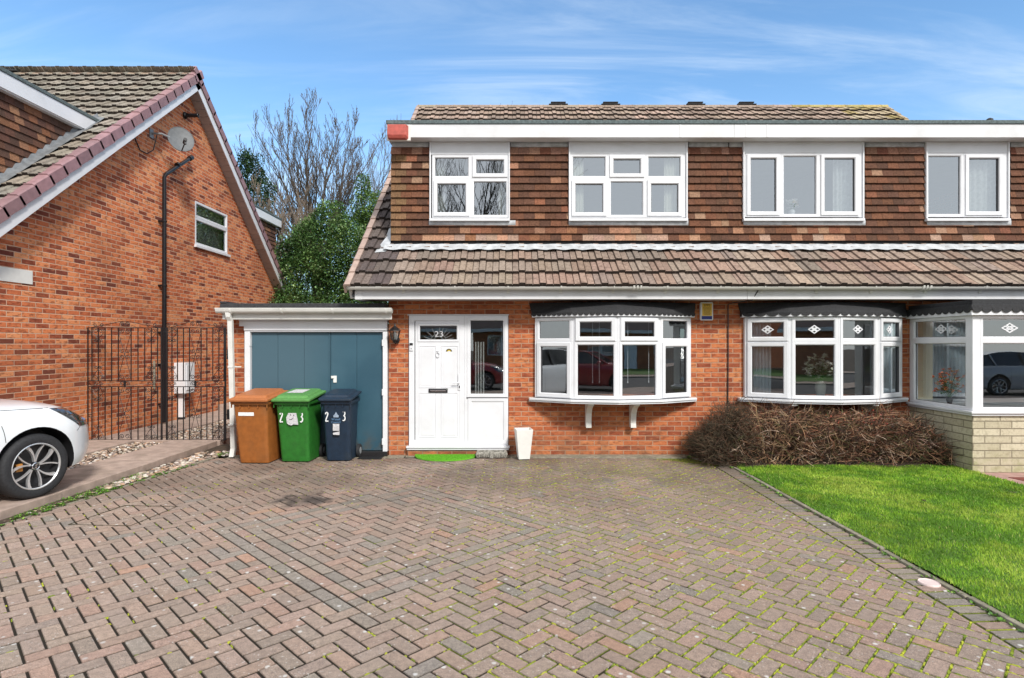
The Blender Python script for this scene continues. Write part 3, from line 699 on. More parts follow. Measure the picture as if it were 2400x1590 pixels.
def curtain(parent, x0, x1, y, z0, z1, mtl, name='blind', folds=10, amp=.02, vertical=True):
    mb = MB(); n = folds*4; mb.sm = True
    L = [[(x0+(x1-x0)*i/n, y+amp*sin(i*pi/2+.4*sin(i)), z) for i in range(n+1)] for z in (z0, z1)]
    mb.loft(L, False); return link_mesh(name, mb, mtl, parent)

# --------- our pair of semi-detached houses
SPLIT = 3.45; XL = -1.90; XR = 8.95; YE = 8.47; ZE = 2.54; TT = .81; RY = 14.86; RZ = ZE+TT*(RY-YE)
YB = RY+(RY-9.03)      # back wall
def house(name, label, cat, x0, x1, loc): return thing(name, label, cat, loc)
HA = house('semi_detached_house', 'brick house with the white front door and a red box on its dormer fascia', 'house', XL, SPLIT, ((XL+SPLIT)/2, YF, 0))
HB = house('semi_detached_house', 'adjoining brick house behind the bare shrubs, with a cream stone bay', 'house', SPLIT, XR, ((SPLIT+XR)/2, YF, 0))
BOW = [(.374, 2.722), (3.590, 5.960)]
def dzone(x, Y): return x > XL-.02 and 9.42 < Y < 11.75
def roofcol(x, Y, r):
    b = random.choice([(.27, .21, .165), (.245, .19, .155), (.30, .235, .185), (.26, .185, .145), (.225, .18, .15), (.29, .20, .155)])
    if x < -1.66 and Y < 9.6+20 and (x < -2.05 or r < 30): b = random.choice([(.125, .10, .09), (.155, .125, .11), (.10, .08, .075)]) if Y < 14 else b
    if Y > 13.4: b = random.choice([(.36, .27, .215), (.31, .235, .185), (.25, .19, .15)])
    if x > 8.2 and Y > 13: b = random.choice([(.34, .27, .12), (.40, .33, .22)])
    return rc(b, .12)
DW = 9.35; ZD = lambda py: PZ(py, DW)
WINS = [dict(H=HA, x=(1007, 1195), cols=[1013, 1104, 1193], rows=[364, 420, 511], op={(0, 0): 0, (1, 0): 1, (0, 1): 1, (1, 1): 0}, pt=327, lab='bedroom window nearest the red box, reflecting tree branches'),
        dict(H=HA, x=(1333, 1611), cols=[1336, 1425, 1513, 1601], rows=[362, 420, 511], op={(1, 0): 1, (0, 1): 1, (2, 1): 1}, pt=327, lab='six-pane bedroom window with cream blinds drawn to its sides'),
        dict(H=HB, x=(1741, 2024), cols=[1746, 1830, 1919, 2014], rows=[360, 509], op={(0, 0): 1, (2, 0): 1}, pt=325, lab='three-pane bedroom window with a white ornament on the sill'),
        dict(H=HB, x=(2169, 2364), cols=[2169, 2257, 2351], rows=[360, 509], op={(1, 0): 1}, pt=325, lab='two-pane bedroom window with white curtain')]
for (H, x0, x1, bow, own) in ((HA, XL, SPLIT, 0, 'a'), (HB, SPLIT, XR, 1, 'b')):
    w = MB(); holes = [(BOW[bow][0]+.03, BOW[bow][1]-.03, .93, 2.08)]
    if own == 'a': holes.append((PX(957, YF), PX(1192, YF), .03, 2.165))
    else: holes.append((6.24, 8.5, .85, 2.08))
    wall_y(w, YF, x0, x1, -.1, 2.52, holes, .12)
    gx = x0 if own == 'a' else x1
    pts = [(YF, -.1), (YF, ZE+TT*(YF-YE)-.08), (RY, RZ-.08), (YB, ZE+TT*(YF-YE)-.08), (YB, -.1)]
    w.poly([(gx, a, b) for a, b in pts]); w.poly([(x0, YB, -.1), (x1, YB, -.1), (x1, YB, 2.9), (x0, YB, 2.9)])
    link_mesh('wall', w, m_brick, H)
    # inside: floors, ceilings and a back wall of each front room
    r = MB(); r.box(x0+.02, x1-.02, YF+.12, YB-.05, -.09, .14); r.box(x0+.02, x1-.02, YF+.10, YB-.05, 2.30, 2.50); r.box(x0+.05, x1-.02, 9.6, 12.6, 4.80, 4.88)
    r.box(x0+.02, x1-.02, 12.6, 12.7, .1, 4.9); r.box((x0+x1)/2-.8, (x0+x1)/2-.74, 9.5, 12.6, 2.5, 4.9)
    link_mesh('interior', r, m_room, H)
    for a_, b_ in ((x0+.01, x0+.05), (x1-.05, x1-.01))+(((.1, .2),) if own == 'a' else ()): r = MB(); r.box(a_, b_, YF+.13, 12.6, .145, 2.295); link_mesh('partition', r, m_room, H)
    # roof
    rt = MB(); tx0 = -2.37 if own == 'a' else x0; tx1 = x1 if own == 'a' else 9.42
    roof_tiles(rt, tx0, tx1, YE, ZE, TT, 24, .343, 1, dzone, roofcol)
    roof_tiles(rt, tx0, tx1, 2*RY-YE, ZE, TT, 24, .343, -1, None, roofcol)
    roof = link_mesh('roof', rt, m_roof, H)
    sb = MB(); slope_board(sb, tx0+.03, tx1-.03, YE, ZE, TT, 0.1, 1.13, -.07, -.006); slope_board(sb, tx0+.03, -1.93 if own == 'a' else x0+.001, YE, ZE, TT, 1.13, 8.2, -.07, -.006)
    slope_board(sb, tx0+.03, tx1-.03, YE, ZE, TT, 4.3, 8.2, -.07, -.006); slope_board(sb, tx0+.03, tx1-.03, 2*RY-YE, ZE, TT, .1, 8.2, -.07, -.006, -1)
    fixn(link_mesh('roof_underlay', sb, m_felt_black, H))
    rg_ = MB(); rcf = lambda x: rc((.30, .24, .19) if x < 7 else (.36, .30, .12), .2)
    ridge_tiles(rg_, tx0+.0, tx1+.06*(own == 'b'), RY, RZ-.045, .135, rcf); link_mesh('ridge', rg_, m_roof, roof)
    vx = (-2.43, -2.33) if own == 'a' else (9.50, 9.38)
    for s_, ye_ in ((1, YE), (-1, 2*RY-YE)):
        vb = MB(); verge_caps(vb, vx[0], vx[1], ye_, ZE, TT, 24, .343, s_, lambda r: rc((.36, .265, .225) if own == 'a' else (.33, .26, .16), .1), .10)
        fixn(link_mesh('verge', vb, m_verge, roof))
        bb = MB(); a_, b_ = (-2.39, -2.36) if own == 'a' else (9.42, 9.45); slope_board(bb, a_, b_, ye_, ZE, TT, .05, 8.2, -.24, -.07, s_)
        c_, d_ = (-2.36, XL) if own == 'a' else (XR, 9.42); slope_board(bb, c_, d_, ye_, ZE, TT, .05, 8.2, -.235, -.22, s_)
        fixn(link_mesh('barge_board', bb, m_fascia, H))
    # eaves: fascia, soffit, gutter with brackets
    fx0 = -2.30 if own == 'a' else x0+.002; fx1 = x1-.002 if own == 'a' else 9.40
    fb = MB(); fb.box(fx0, fx1, 8.585, 8.61, 2.372, 2.53); 
    if own == 'a': fb.box(fx0-.004, fx0+.10, 8.578, 9.03, 2.368, 2.50)
    link_mesh('fascia', fb, m_fascia, H, bevel=.004)
    sf = MB(); sf.box(fx0+.01, fx1, 8.611, 9.029, 2.376, 2.39); link_mesh('soffit', sf, m_soffit, H)
    gt = MB(); gx0, gx1 = (-2.42, x1) if own == 'a' else (x0, 9.5)
    def gprof(k_=1, zo=0): return [(8.505-cos(a)*.056*k_, 2.575-sin(a)*.072*k_+zo) for a in [pi*i/10 for i in range(11)]]+[(8.505+cos(a)*.050, 2.575-sin(a)*.064+zo) for a in [pi*i/10 for i in range(11)]]
    gt.loft([[(x, a, b) for a, b in gprof()] for x in (gx0, gx1)], True)
    gt.sm = False
    if own == 'a': gt.poly([(gx0, a, b) for a, b in gprof()[:11]])
    gt.box(gx0, gx1, 8.446, 8.452, 2.568, 2.581)
    go = fixn(link_mesh('gutter', gt, m_gutter, H))
    bs = [-2.36+.768*i for i in range(8)] if own == 'a' else [3.66+.80*i for i in range(8)]
    for bx in bs:
        if bx > gx1: continue
        bk = MB(); pr = [(8.505-cos(a)*.061, 2.575-sin(a)*.078) for a in [pi*i/10 for i in range(11)]]+[(8.505+cos(a)*.056, 2.575-sin(a)*.072) for a in [pi*i/10 for i in range(11)]]
        bk.loft([[(x, a, b) for a, b in pr] for x in (bx-.011, bx+.011)], True, True, True); bk.box(bx-.02, bx+.02, 8.57, 8.586, 2.46, 2.51); fixn(link_mesh('gutter_bracket', bk, m_gutter, go))
    for ux in ((1.815,) if own == 'a' else (6.0,)):
        bk = MB(); pr = [(8.505-cos(a)*.066, 2.575-sin(a)*.084) for a in [pi*i/10 for i in range(11)]]+[(8.505+cos(a)*.058, 2.575-sin(a)*.075) for a in [pi*i/10 for i in range(11)]]
        for q in (-.05, 0, .05): bk.loft([[(x, a, b) for a, b in pr] for x in (ux+q-.013, ux+q+.013)], True, True, True)
        fixn(link_mesh('gutter_union', bk, m_gutter, go))
    # dormer
    dx0 = -1.915 if own == 'a' else x0; dx1 = x1 if own == 'a' else 9.0
    dz0, dz1 = 3.20, 4.97
    dh = [(PX(W_['x'][0], DW), PX(W_['x'][1], DW), ZD(516), 4.965) for W_ in WINS if W_['H'] is H]
    dm = MB(); wall_y(dm, DW, dx0, dx1, dz0, dz1, dh, .10)
    sx_ = dx0 if own == 'a' else dx1; dm.poly([(sx_, DW, dz0), (sx_, DW, dz1), (sx_, 11.7, 5.1)])
    link_mesh('dormer_wall', dm, m_felt_black, H)
    th_ = MB(); TH = .1145; ztop = ZD(345); nrow = 13
    for r_ in range(nrow):
        zt = ztop-r_*TH; zb = zt-TH; tw = .170; x = dx0-.02-(tw/2 if r_ % 2 else 0)
        while x < dx1:
            xa, xb = max(x, dx0-.012), min(x+tw-.003, dx1); x += tw
            if xb-xa < .01: continue
            segs = [(xa, xb)]
            for h in dh:
                if zt-.01 > h[2] and zb+.05 > h[2]:
                    ns = []
                    for a, b in segs:
                        if b <= h[0] or a >= h[1]: ns.append((a, b)); continue
                        if a < h[0]: ns.append((a, h[0]))
                        if b > h[1]: ns.append((h[1], b))
                    segs = ns
            for a, b in segs:
                if b-a < .012: continue
                under = any(h[0]-.15 < (a+b)/2 < h[1]+.15 for h in dh) and r_ >= 11
                pr = .42 if under else .10
                c = random.choice([(.12, .055, .033), (.14, .062, .036), (.10, .048, .030), (.155, .066, .036)])
                if random.random() < pr: c = random.choice([(.24, .105, .055), (.30, .15, .09), (.21, .085, .048), (.33, .19, .12)])
                if (r_ == 12 and under and random.random() < .5): c = random.choice([(.40, .22, .14), (.36, .23, .17)])
                if r_ == 0: c = random.choice([(.30, .15, .10), (.36, .19, .13), (.20, .08, .05)])
                if own == 'a' and a < dx0+.11 and r_ > 0: c = random.choice([(.20, .11, .055), (.18, .095, .05)])
                c = rc(c, .15); o_ = random.uniform(0, .004); yb_, yt_ = DW-.050-o_, DW-.014; zz = zb-.014+random.uniform(-.002, .002)
                th_.loft([[(a, yb_, zz), (b, yb_, zz), (b, DW-.014, zz+.004), (a, DW-.014, zz+.004)], [(a, yt_, zt), (b, yt_, zt), (b, DW-.001, zt), (a, DW-.001, zt)]], True, True, False, c)
    fixn(link_mesh('tile_hanging', th_, m_tilehang, H))
    ld = MB(); n = int((dx1-dx0)/.05); up = []; lo = []; nb_ = []
    for i in range(n+1):
        x = dx0-(.10 if own == 'a' else 0)+i*(dx1-dx0+(.1 if own == 'a' else 0))/n; ph = (x*2*pi/.297)
        zt = ZE+TT*(9.31-YE)+.10; yb_ = 9.165+.004*sin(ph)+random.uniform(-.003, .003); zb = ZE+TT*(yb_-YE)+.094+.006*sin(ph)
        up.append(ld.vert((x, 9.318, zt-.03))); nb_.append(ld.vert((x, 9.27, ZE+TT*(9.27-YE)+.112+.003*sin(ph)))); lo.append(ld.vert((x, yb_, zb)))
    for i in range(n): ld.face((lo[i], lo[i+1], nb_[i+1], nb_[i])); ld.face((nb_[i], nb_[i+1], up[i+1], up[i]))
    ld.sm = True
    # strips over the tile hanging between the windows and lead aprons below the sills
    xs = [dx0]+[v for h in dh for v in (h[0], h[1])]+[dx1]
    for a, b in zip(xs[::2], xs[1::2]): ld.box(a+.01, b-.01, DW-.04, DW-.004, ztop-.01, ztop+.075)
    for h in dh: ld.box(h[0]-.005, h[1]+(.09 if h[0] < 0 else .0), DW-.052, DW-.02, ZD(530), ZD(518.5))
    fl = link_mesh('lead_flashing', ld, m_lead, H)
    if own == 'a':
        lf = MB(); lf.poly([(-1.93, 9.30, 3.84), (-1.93, 9.30, 3.32), (-1.98, 9.20, 3.17), (-2.15, 9.17, 3.15), (-2.13, 9.28, 3.24), (-2.02, 9.55, 3.50), (-1.96, 9.7, 3.66)]); link_mesh('lead_flashing', lf, m_lead, H)
        sc = MB()
        L_ = sqrt(1+TT*TT)
        pts = [(-1.925, 9.4), (-1.925, 11.7)]
        sc.poly([(-2.05, 9.4, ZE+TT*(9.4-YE)+.06), (-1.93, 9.4, ZE+TT*(9.4-YE)+.07), (-1.93, 11.7, ZE+TT*(11.7-YE)+.07), (-2.05, 11.7, ZE+TT*(11.7-YE)+.06)]); link_mesh('soaker_flashing', sc, m_lead, H)
    fsx0 = PX(907, 9.1) if own == 'a' else x0+.002; fsx1 = x1-.002 if own == 'a' else 9.1
    ff = MB(); ff.box(fsx0, fsx1, 9.09, 9.115, 4.925, 5.13)
    if own == 'a': ff.box(fsx0-.003, fsx0+.022, 9.116, 11.6, 4.925, 5.13)
    for jx in ((2.6,) if own == 'a' else (3.62, 3.95)): ff.box(jx, jx+.025, 9.086, 9.0895, 4.927, 5.128)
    link_mesh('dormer_fascia', ff, m_fascia, H, bevel=.003)
    fo = MB(); fo.box(fsx0, fsx1, 9.116, 9.345, 4.928, 4.945); link_mesh('dormer_soffit', fo, m_fascia, H)
    fr_ = MB(); fr_.box(fsx0-.012, fsx1+.0, 9.072, 11.85, 5.1305, 5.19); link_mesh('dormer_roof', fr_, m_felt, H, bevel=.008)
for W_ in WINS:
    H = W_['H']; c = W_['cols']; r = W_['rows']; cells = []
    for i in range(len(c)-1):
        for j in range(len(r)-1):
            cells.append((PX(c[i], 9.31), PX(c[i+1], 9.31), PZ(r[j+1], 9.31), PZ(r[j], 9.31), W_['op'].get((i, j), 0)))
    e = window(H, xf_y(9.33), cells, .046, m_glass_up, W_['lab'])
    a, b = PX(W_['x'][0], 9.3), PX(W_['x'][1], 9.3); t = MB()
    t.box(a+.02, b-.02, 9.295, 9.33, PZ(r[0], 9.3)+.006, 4.924); t.box(a, a+.022, 9.275, 9.349, PZ(513, 9.3), 4.924); t.box(b-.022, b, 9.275, 9.349, PZ(513, 9.3), 4.924)
    if W_ is WINS[2] or W_ is WINS[3]: t.box(PX(c[-1], 9.3)+.004, b-.02, 9.30, 9.345, PZ(510, 9.3), 4.92)
    if W_ is WINS[1]: t.box(PX(c[-1], 9.3)+.004, b-.02, 9.305, 9.345, PZ(510, 9.3), 4.92)
    link_mesh('cladding_panel', t, m_upvc, e, bevel=.003)
    t = MB(); t.box(a, b, 9.255, 9.35, PZ(518, 9.26), PZ(512, 9.26)); link_mesh('sill', t, m_upvc, e, bevel=.004)
def wx(px): return PX(px, 9.36)
def kid(H, lab):
    for ch in H.children:
        if ch.get('label') == lab: return ch
e = kid(HA, WINS[0]['lab']); curtain(e, wx(1017), wx(1042), 9.45, 3.6, 4.85, m_netcurt, 'curtain', 3); curtain(e, wx(1168), wx(1193), 9.45, 3.6, 4.85, m_netcurt, 'curtain', 3)
e = kid(HA, WINS[1]['lab']); curtain(e, wx(1336), wx(1369), 9.43, 3.6, 4.85, m_blind, 'blind', 5, .012); curtain(e, wx(1559), wx(1604), 9.43, 3.6, 4.85, m_blind, 'blind', 6, .012)
e = kid(HB, WINS[2]['lab']); curtain(e, wx(1960), wx(2015), 9.46, 3.6, 4.85, m_netcurt, 'curtain', 5, .03)
e = kid(HB, WINS[3]['lab']); curtain(e, wx(2270), wx(2352), 9.46, 3.6, 4.85, m_netcurt, 'curtain', 6, .035); curtain(e, wx(2166), wx(2178), 9.46, 3.6, 4.85, m_netcurt, 'curtain', 2)
# ridge vents
for px in (1308, 1430, 1628, 1747):
    x = PX(px, RY); H = HA if x < SPLIT else HB; v = MB(); v.box(x-.19, x+.19, RY-.10, RY+.10, RZ+.085, RZ+.115); v.box(x-.15, x+.15, RY-.06, RY+.06, RZ+.05, RZ+.086); v.box(x-.24, x+.24, RY-.125, RY+.125, RZ+.03, RZ+.055)
    link_mesh('ridge_vent', v, m_felt_black, H, bevel=.01)
v = MB(); v.lathe([(.03, 5.19), (.03, 5.32), (.05, 5.33), (.05, 5.36), (.02, 5.38)], 10, 7.75, 9.5); fixn(link_mesh('roof_vent', v, m_trim, HB))

# --------- bow windows and the bay
def bow(H, x0, x1, kinds, lab, motif=False, scw=.082):
    cx = (x0+x1)/2; hw = (x1-x0)/2; k_ = hw/1.174
    P = [(cx-1.174*k_, 8.995), (cx-.634*k_, 8.69), (cx, 8.565), (cx+.634*k_, 8.69), (cx+1.174*k_, 8.995)]
    e = part_empty('bow_window', H, lab); zb, zt, ztr = .905, 2.112, 1.755
    fr = MB(); ga = MB()
    for i in range(4):
        A, B = P[i], P[i+1]; d = Vector((B[0]-A[0], B[1]-A[1])); L = d.length; d.normalize(); n = Vector((d.y, -d.x))
        xf = xf_facet(A, d, n)
        for j, (c0, c1) in enumerate(((ztr-.005, zt), (zb, ztr-.005))):
            op = kinds[i][j]; fw = .05; m_ = MB(); m_.xf = xf; e0 = .022 if i in (1, 2, 3) else 0; u0, u1 = .012, L-.012
            m_.ring(u0, u1, c0, c1, FRP(fw)); fr.merge(m_); ins = fw
            if op:
                s_ = MB(); s_.xf = xf; s_.ring(u0+.020, u1-.020, c0+.012, c1-.012, [(.0, .0), (.0, .046), (.004, .050), (.050, .050), (.062, .038), (.062, .0)]); fixn(link_mesh('sash', s_, m_upvc, e)); ins = .082
                zi = .074
            else: zi = fw
            g_ = MB(); g_.xf = xf; g_.ring(u0+ins-.001, u1-ins+.001, c0+zi-.001, c1-zi+.001, [(0, .004 if not op else .038), (.005, .004 if not op else .038), (.005, -.01)]); ga.merge(g_)
            dd = .0 if not op else .012; p = MB(); p.xf = xf
            p.poly([(u0+ins, -dd, c0+zi), (u1-ins, -dd, c0+zi), (u1-ins, -dd, c1-zi), (u0+ins, -dd, c1-zi)]); po = link_mesh('pane', p, m_glass, e)
            if motif and j == 0:
                q = MB(); q.xf = xf; um, zm = (u0+u1)/2, (c0+c1)/2; s0 = .034
                for ddx, ddz in ((0, .033), (0, -.033), (.044, 0), (-.044, 0)):
                    def dia(sx, sz, dep): return [(um+ddx-sx, -dep, zm+ddz), (um+ddx, -dep, zm+ddz-sz), (um+ddx+sx, -dep, zm+ddz), (um+ddx, -dep, zm+ddz+sz)]
                    q.loft([dia(.046, .034, dd+.002), dia(.044, .032, dd+.005), dia(.022, .016, dd+.005), dia(.020, .014, dd+.002)], True)
                fixn(link_mesh('glass_motif', q, m_upvc, e))
    fixn(link_mesh('frame', fr, m_upvc, e)); link_mesh('gasket', ga, m_seal, e)
    # posts over the angled joints
    po = MB()
    for i in (1, 2, 3):
        x, y = P[i]; d = Vector((x-cx, y-10.6)).normalized(); po.tube([(x+d.x*-.012, y+d.y*-.012, zb), (x-d.x*.012, y-d.y*.012, zt)], .036, 8)
    for i in (0, 4):
        x, y = P[i]; po.box(x-.02, x+.02, 8.97, 9.04, zb, zt)
    fixn(link_mesh('mullion', po, m_upvc, e))
    # sill
    out = [(cx+(x-cx)*1.0, y) for x, y in P]; fo = []
    for (x, y), (ox, oy) in zip(P, ((-.10, 0), (-.05, -.085), (0, -.10), (.05, -.085), (.10, 0))): fo.append((x+ox, y+oy))
    fo[0] = (P[0][0]-.11, 8.955); fo[4] = (P[4][0]+.11, 8.955)
    sl_ = MB(); poly = [(fo[0][0], 9.028)]+fo+[(fo[4][0], 9.028)]
    sl_.prism(poly, .862, .893); sl_.prism([(x, y+(.02 if y < 9 else 0)) for x, y in poly], .835, .860)
    fixn(link_mesh('sill', sl_, m_upvc, e, bevel=.004))
    # canopy: felt apron, white scalloped board
    top = []
    for (x, y), (ox, oy) in zip(P, ((-.07, -.05), (-.03, -.075), (0, -.06), (.03, -.075), (.07, -.05))): top.append((x+ox, y+oy))
    cn = MB(); z0, z1 = 2.178, 2.345; poly = [(top[0][0], 9.028)]+top+[(top[4][0], 9.028)]
    tp = [(x, 9.028 if i in (0, 6) else y+.22, z1) for i, (x, y) in enumerate(poly)]; tp = [(x+(.04 if x < cx else -.04 if x > cx else 0)*(-1), min(y, 9.028), z) for x, y, z in tp]
    cn.loft([[(x, y, z0) for x, y in poly], [(x, min(y, 9.028), z) for x, y, z in tp]], False)
    cn.poly([(x, y, z0+.0) for x, y in poly])
    fixn(link_mesh('canopy', cn, m_scallop, e))
    bd = MB(); scp = MB()
    seg = list(zip([(top[0][0], 9.028)]+top, top+[(top[4][0], 9.028)])); bd.prism(poly, 2.122, 2.176)
    for A, B in seg:
        d = Vector((B[0]-A[0], B[1]-A[1])); L = d.length; d.normalize(); n = Vector((d.y, -d.x)); m_ = max(1, round(L/scw)); w_ = L/m_
        for q in range(m_):
            c = (q+.5)*w_; pts = [(c-w_/2, 2.182)]+[(c-cos(a)*w_/2, 2.172-sin(a)*min(.044, w_*.46)) for a in [pi*i/8 for i in range(9)]]+[(c+w_/2, 2.182)]
            f0 = [(A[0]+d.x*u+n.x*.004, A[1]+d.y*u+n.y*.004, z) for u, z in pts]; f1 = [(A[0]+d.x*u+n.x*.010, A[1]+d.y*u+n.y*.010, z) for u, z in pts]
            scp.loft([f0, f1], True, True, True)
    fixn(link_mesh('canopy_board', bd, m_upvc, e)); fixn(link_mesh('scallop_edge', scp, m_scallop, e))
    return e, P
bowA, PA = bow(HA, *BOW[0], [(0, 1), (1, 0), (1, 0), (0, 1)], 'bow window beside the white front door with two white brackets below', scw=.080)
bowB, PB = bow(HB, *BOW[1], [(1, 1), (0, 0), (0, 0), (1, 1)], 'bow window above the bare shrubs with diamond glass motifs', True, .150)
def bracket(parent, x):
    b = MB(); prof = [(8.99, .835), (8.64, .835), (8.64, .800), (8.70, .790), (8.80, .74), (8.875, .66), (8.905, .55), (8.91, .50), (8.90, .50), (8.895, .44), (9.028, .44), (9.028, .835)]
    b.prism(prof, x-.042, x+.042, 'x'); fixn(link_mesh('bracket', b, m_white_planter, parent, bevel=.005))
for x in (PX(1382, 8.8), PX(1488, 8.8)): bracket(bowA, x)
for x in (PX(1851, 8.8), PX(2038, 8.8)): bracket(bowB, x)
# blinds/curtains inside the bow of the neighbour
curtain(bowB, 3.68, 3.98, 9.0, .9, 2.1, m_curtain, 'blind', 6, .03); curtain(bowB, 5.42, 5.75, 8.86, .9, 2.1, m_curtain, 'blind', 6, .03); curtain(bowB, 5.70, 5.90, 8.98, .9, 2.1, m_curtain, 'blind', 4, .03)
c_ = MB()
for x, y in ((.97, 8.76), (1.20, 8.72), (1.30, 8.72), (1.72, 8.70), (2.05, 8.78), (2.2, 8.82)): c_.tube([(x, y, 2.1), (x, y, 1.15)], .004, 5); c_.lathe([(.001, 1.13), (.010, 1.14), (.004, 1.17)], 8, x, y)
fixn(link_mesh('blind_cord', c_, m_upvc, bowA))
# interior sill boards
for P, H in ((PA, bowA), (PB, bowB)):
    s_ = MB(); s_.prism([(P[0][0]+.05, 9.5), (P[0][0]+.05, 9.0), (P[1][0]+.02, 8.74), (P[2][0], 8.62), (P[3][0]-.02, 8.74), (P[4][0]-.05, 9.0), (P[4][0]-.05, 9.5)], .87, .90); fixn(link_mesh('inner_sill', s_, m_upvc, H))
    s_ = MB(); s_.prism([(P[0][0]+.02, 9.05), (P[1][0]+.02, 8.70), (P[2][0], 8.58), (P[3][0]-.02, 8.70), (P[4][0]-.02, 9.05)], 2.113, 2.121); fixn(link_mesh('head_board', s_, m_upvc, H))
# bay
BX0, BX1, BY = 6.13, 8.62, 7.79
bay = part_empty('bay_window', HB, 'square bay with cream stone base, orange flowers behind its side pane')
w = MB()
w.poly([(BX0, BY, -.05), (BX1, BY, -.05), (BX1, BY, .76), (BX0, BY, .76)]); w.poly([(BX0, YF, -.05), (BX0, BY, -.05), (BX0, BY, .76), (BX0, YF, .76)]); w.poly([(BX1, YF, -.05), (BX1, BY, -.05), (BX1, BY, .76), (BX1, YF, .76)])
link_mesh('bay_wall', w, m_stone, bay)
s_ = MB(); s_.prism([(BX0-.06, 9.025), (BX0-.06, BY-.06), (BX1+.06, BY-.06), (BX1+.06, 9.025)], .795, .825); s_.prism([(BX0-.035, 9.022), (BX0-.035, BY-.035), (BX1+.035, BY-.035), (BX1+.035, 9.022)], .762, .7935)
fixn(link_mesh('sill', s_, m_upvc, bay, bevel=.004))
xfL = xf_facet((BX0+.03, 9.02), Vector((0, -1)), Vector((-1, 0))); xfF = xf_y(BY+.03)
ztr = 1.768
for xf, cells in ((xfL, [(.05, 1.145)]), (xfF, [(BX0+.10, BX0+.93), (BX0+.93, BX0+1.66), (BX0+1.66, BX1-.08)])):
    window(bay, xf, [c for a, b in cells for c in ((a, b, .826, ztr, 0), (a, b, ztr, 2.098, 0))], .047, m_glass)
s_ = MB(); s_.box(BX0-.004, BX0+.098, BY-.004, BY+.09, .826, 2.10); fixn(link_mesh('corner_post', s_, m_upvc, bay, bevel=.006)); s_ = MB(); s_.box(BX0, BX0+.06, 8.972, 9.028, .826, 2.1); fixn(link_mesh('wall_post', s_, m_upvc, bay, bevel=.006))
q = MB()
for xf, um in ((xfF, BX0+.515), (xfL, .62)):
    q.xf = xf; zm = 1.93
    for ddx, ddz in ((0, .036), (0, -.036), (.06, 0), (-.06, 0)):
        def dia(sx, sz, dep): return [(um+ddx-sx, -dep, zm+ddz), (um+ddx, -dep, zm+ddz-sz), (um+ddx+sx, -dep, zm+ddz), (um+ddx, -dep, zm+ddz+sz)]
        q.loft([dia(.058, .034, .003), dia(.056, .032, .006), dia(.028, .016, .006), dia(.026, .014, .003)], True)
fixn(link_mesh('glass_motif', q, m_upvc, bay))
r = MB(); poly = [(BX0-.07, 9.025), (BX0-.07, BY-.07), (BX1+.07, BY-.07), (BX1+.07, 9.025)]
r.prism(poly, 2.165, 2.235); r.prism([(BX0-.02, 9.02), (BX0-.02, BY-.02), (BX1+.02, BY-.02), (BX1+.02, 9.02)], 2.235, 2.30); fixn(link_mesh('bay_roof', r, m_scallop, bay, bevel=.004))
r = MB(); r.prism([(BX0-.062, 9.02), (BX0-.062, BY-.062), (BX1+.062, BY-.062), (BX1+.062, 9.02)], 2.10, 2.163); fixn(link_mesh('canopy_board', r, m_upvc, bay))
r = MB()
for A, B in (((BX0-.062, 9.02), (BX0-.062, BY-.062)), ((BX0-.062, BY-.062), (BX1+.062, BY-.062))):
    d = Vector((B[0]-A[0], B[1]-A[1])); L = d.length; d.normalize(); n = Vector((d.y, -d.x)); m_ = round(L/.128); w_ = L/m_
    for k_ in range(m_):
        c = (k_+.5)*w_; pts = [(c-w_/2, 2.20)]+[(c-cos(a)*w_/2, 2.185-sin(a)*.055) for a in [pi*i/8 for i in range(9)]]+[(c+w_/2, 2.20)]
        r.loft([[(A[0]+d.x*u+n.x*h_, A[1]+d.y*u+n.y*h_, z) for u, z in pts] for h_ in (.009, .015)], True, True, True)
fixn(link_mesh('scallop_edge', r, m_scallop, bay))
s_ = MB(); s_.box(BX0+.05, BX1-.05, BY+.07, 9.3, .80, .86); s_.box(BX0+.07, BX1-.07, BY+.05, 9.02, 2.10, 2.112); link_mesh('inner_sill', s_, m_upvc, bay)
curtain(bay, 6.56, 7.05, 9.12, .9, 2.1, m_curtain, 'curtain', 8, .03)
s_ = MB(); s_.box(6.20, 6.54, 9.1, 9.16, .85, 2.1); link_mesh('inner_wall', s_, mat('cream_wall', (.80, .72, .50), .9, .04), bay)

# --------- entrance: door and side panel
DX0, DX1 = PX(958, 9.0), PX(1191, 9.0); ent = part_empty('front_door', HA, 'white panelled front door with a dark letterbox')
Yd = 9.045
fr = MB(); fr.xf = xf_y(Yd)
xm0 = PX(1083, 9.0); xs_ = PX(1095, 9.0)
fr.ring(DX0, xm0+.035, .15, 2.155, [(0, -.03), (0, .03), (.004, .034), (.075, .034), (.085, .024), (.085, -.03)])
fr.ring(xm0+.036, DX1, .15, 2.155, [(0, -.03), (0, .03), (.004, .034), (.068, .034), (.078, .024), (.078, -.03)])
fixn(link_mesh('frame', fr, m_upvc, ent))
s_ = MB(); s_.box(DX0-.03, DX1+.02, 8.93, 9.06, .125, .150); s_.box(DX0-.02, DX1+.01, 8.945, 9.06, .095, .1245); s_.box(DX0-.02, DX1+.01, 8.99, 9.04, 2.157, 2.170); link_mesh('sill', s_, m_upvc, ent, bevel=.003)
s_ = MB(); s_.box(DX0-.01, DX1, 8.97, 9.1, -.02, .093); link_mesh('step', s_, m_brick, ent)
lf0, lf1 = PX(973, 9.0), PX(1082, 9.0); lz0, lz1 = PZ(1038, 9.0), PZ(753, 9.0)
def dx(z): return PX(900+z/3.7325, 9.0)
def dz(z): return PZ(690+z/3.7325, 9.0)
lf = MB(); lf.xf = xf_y(Yd)
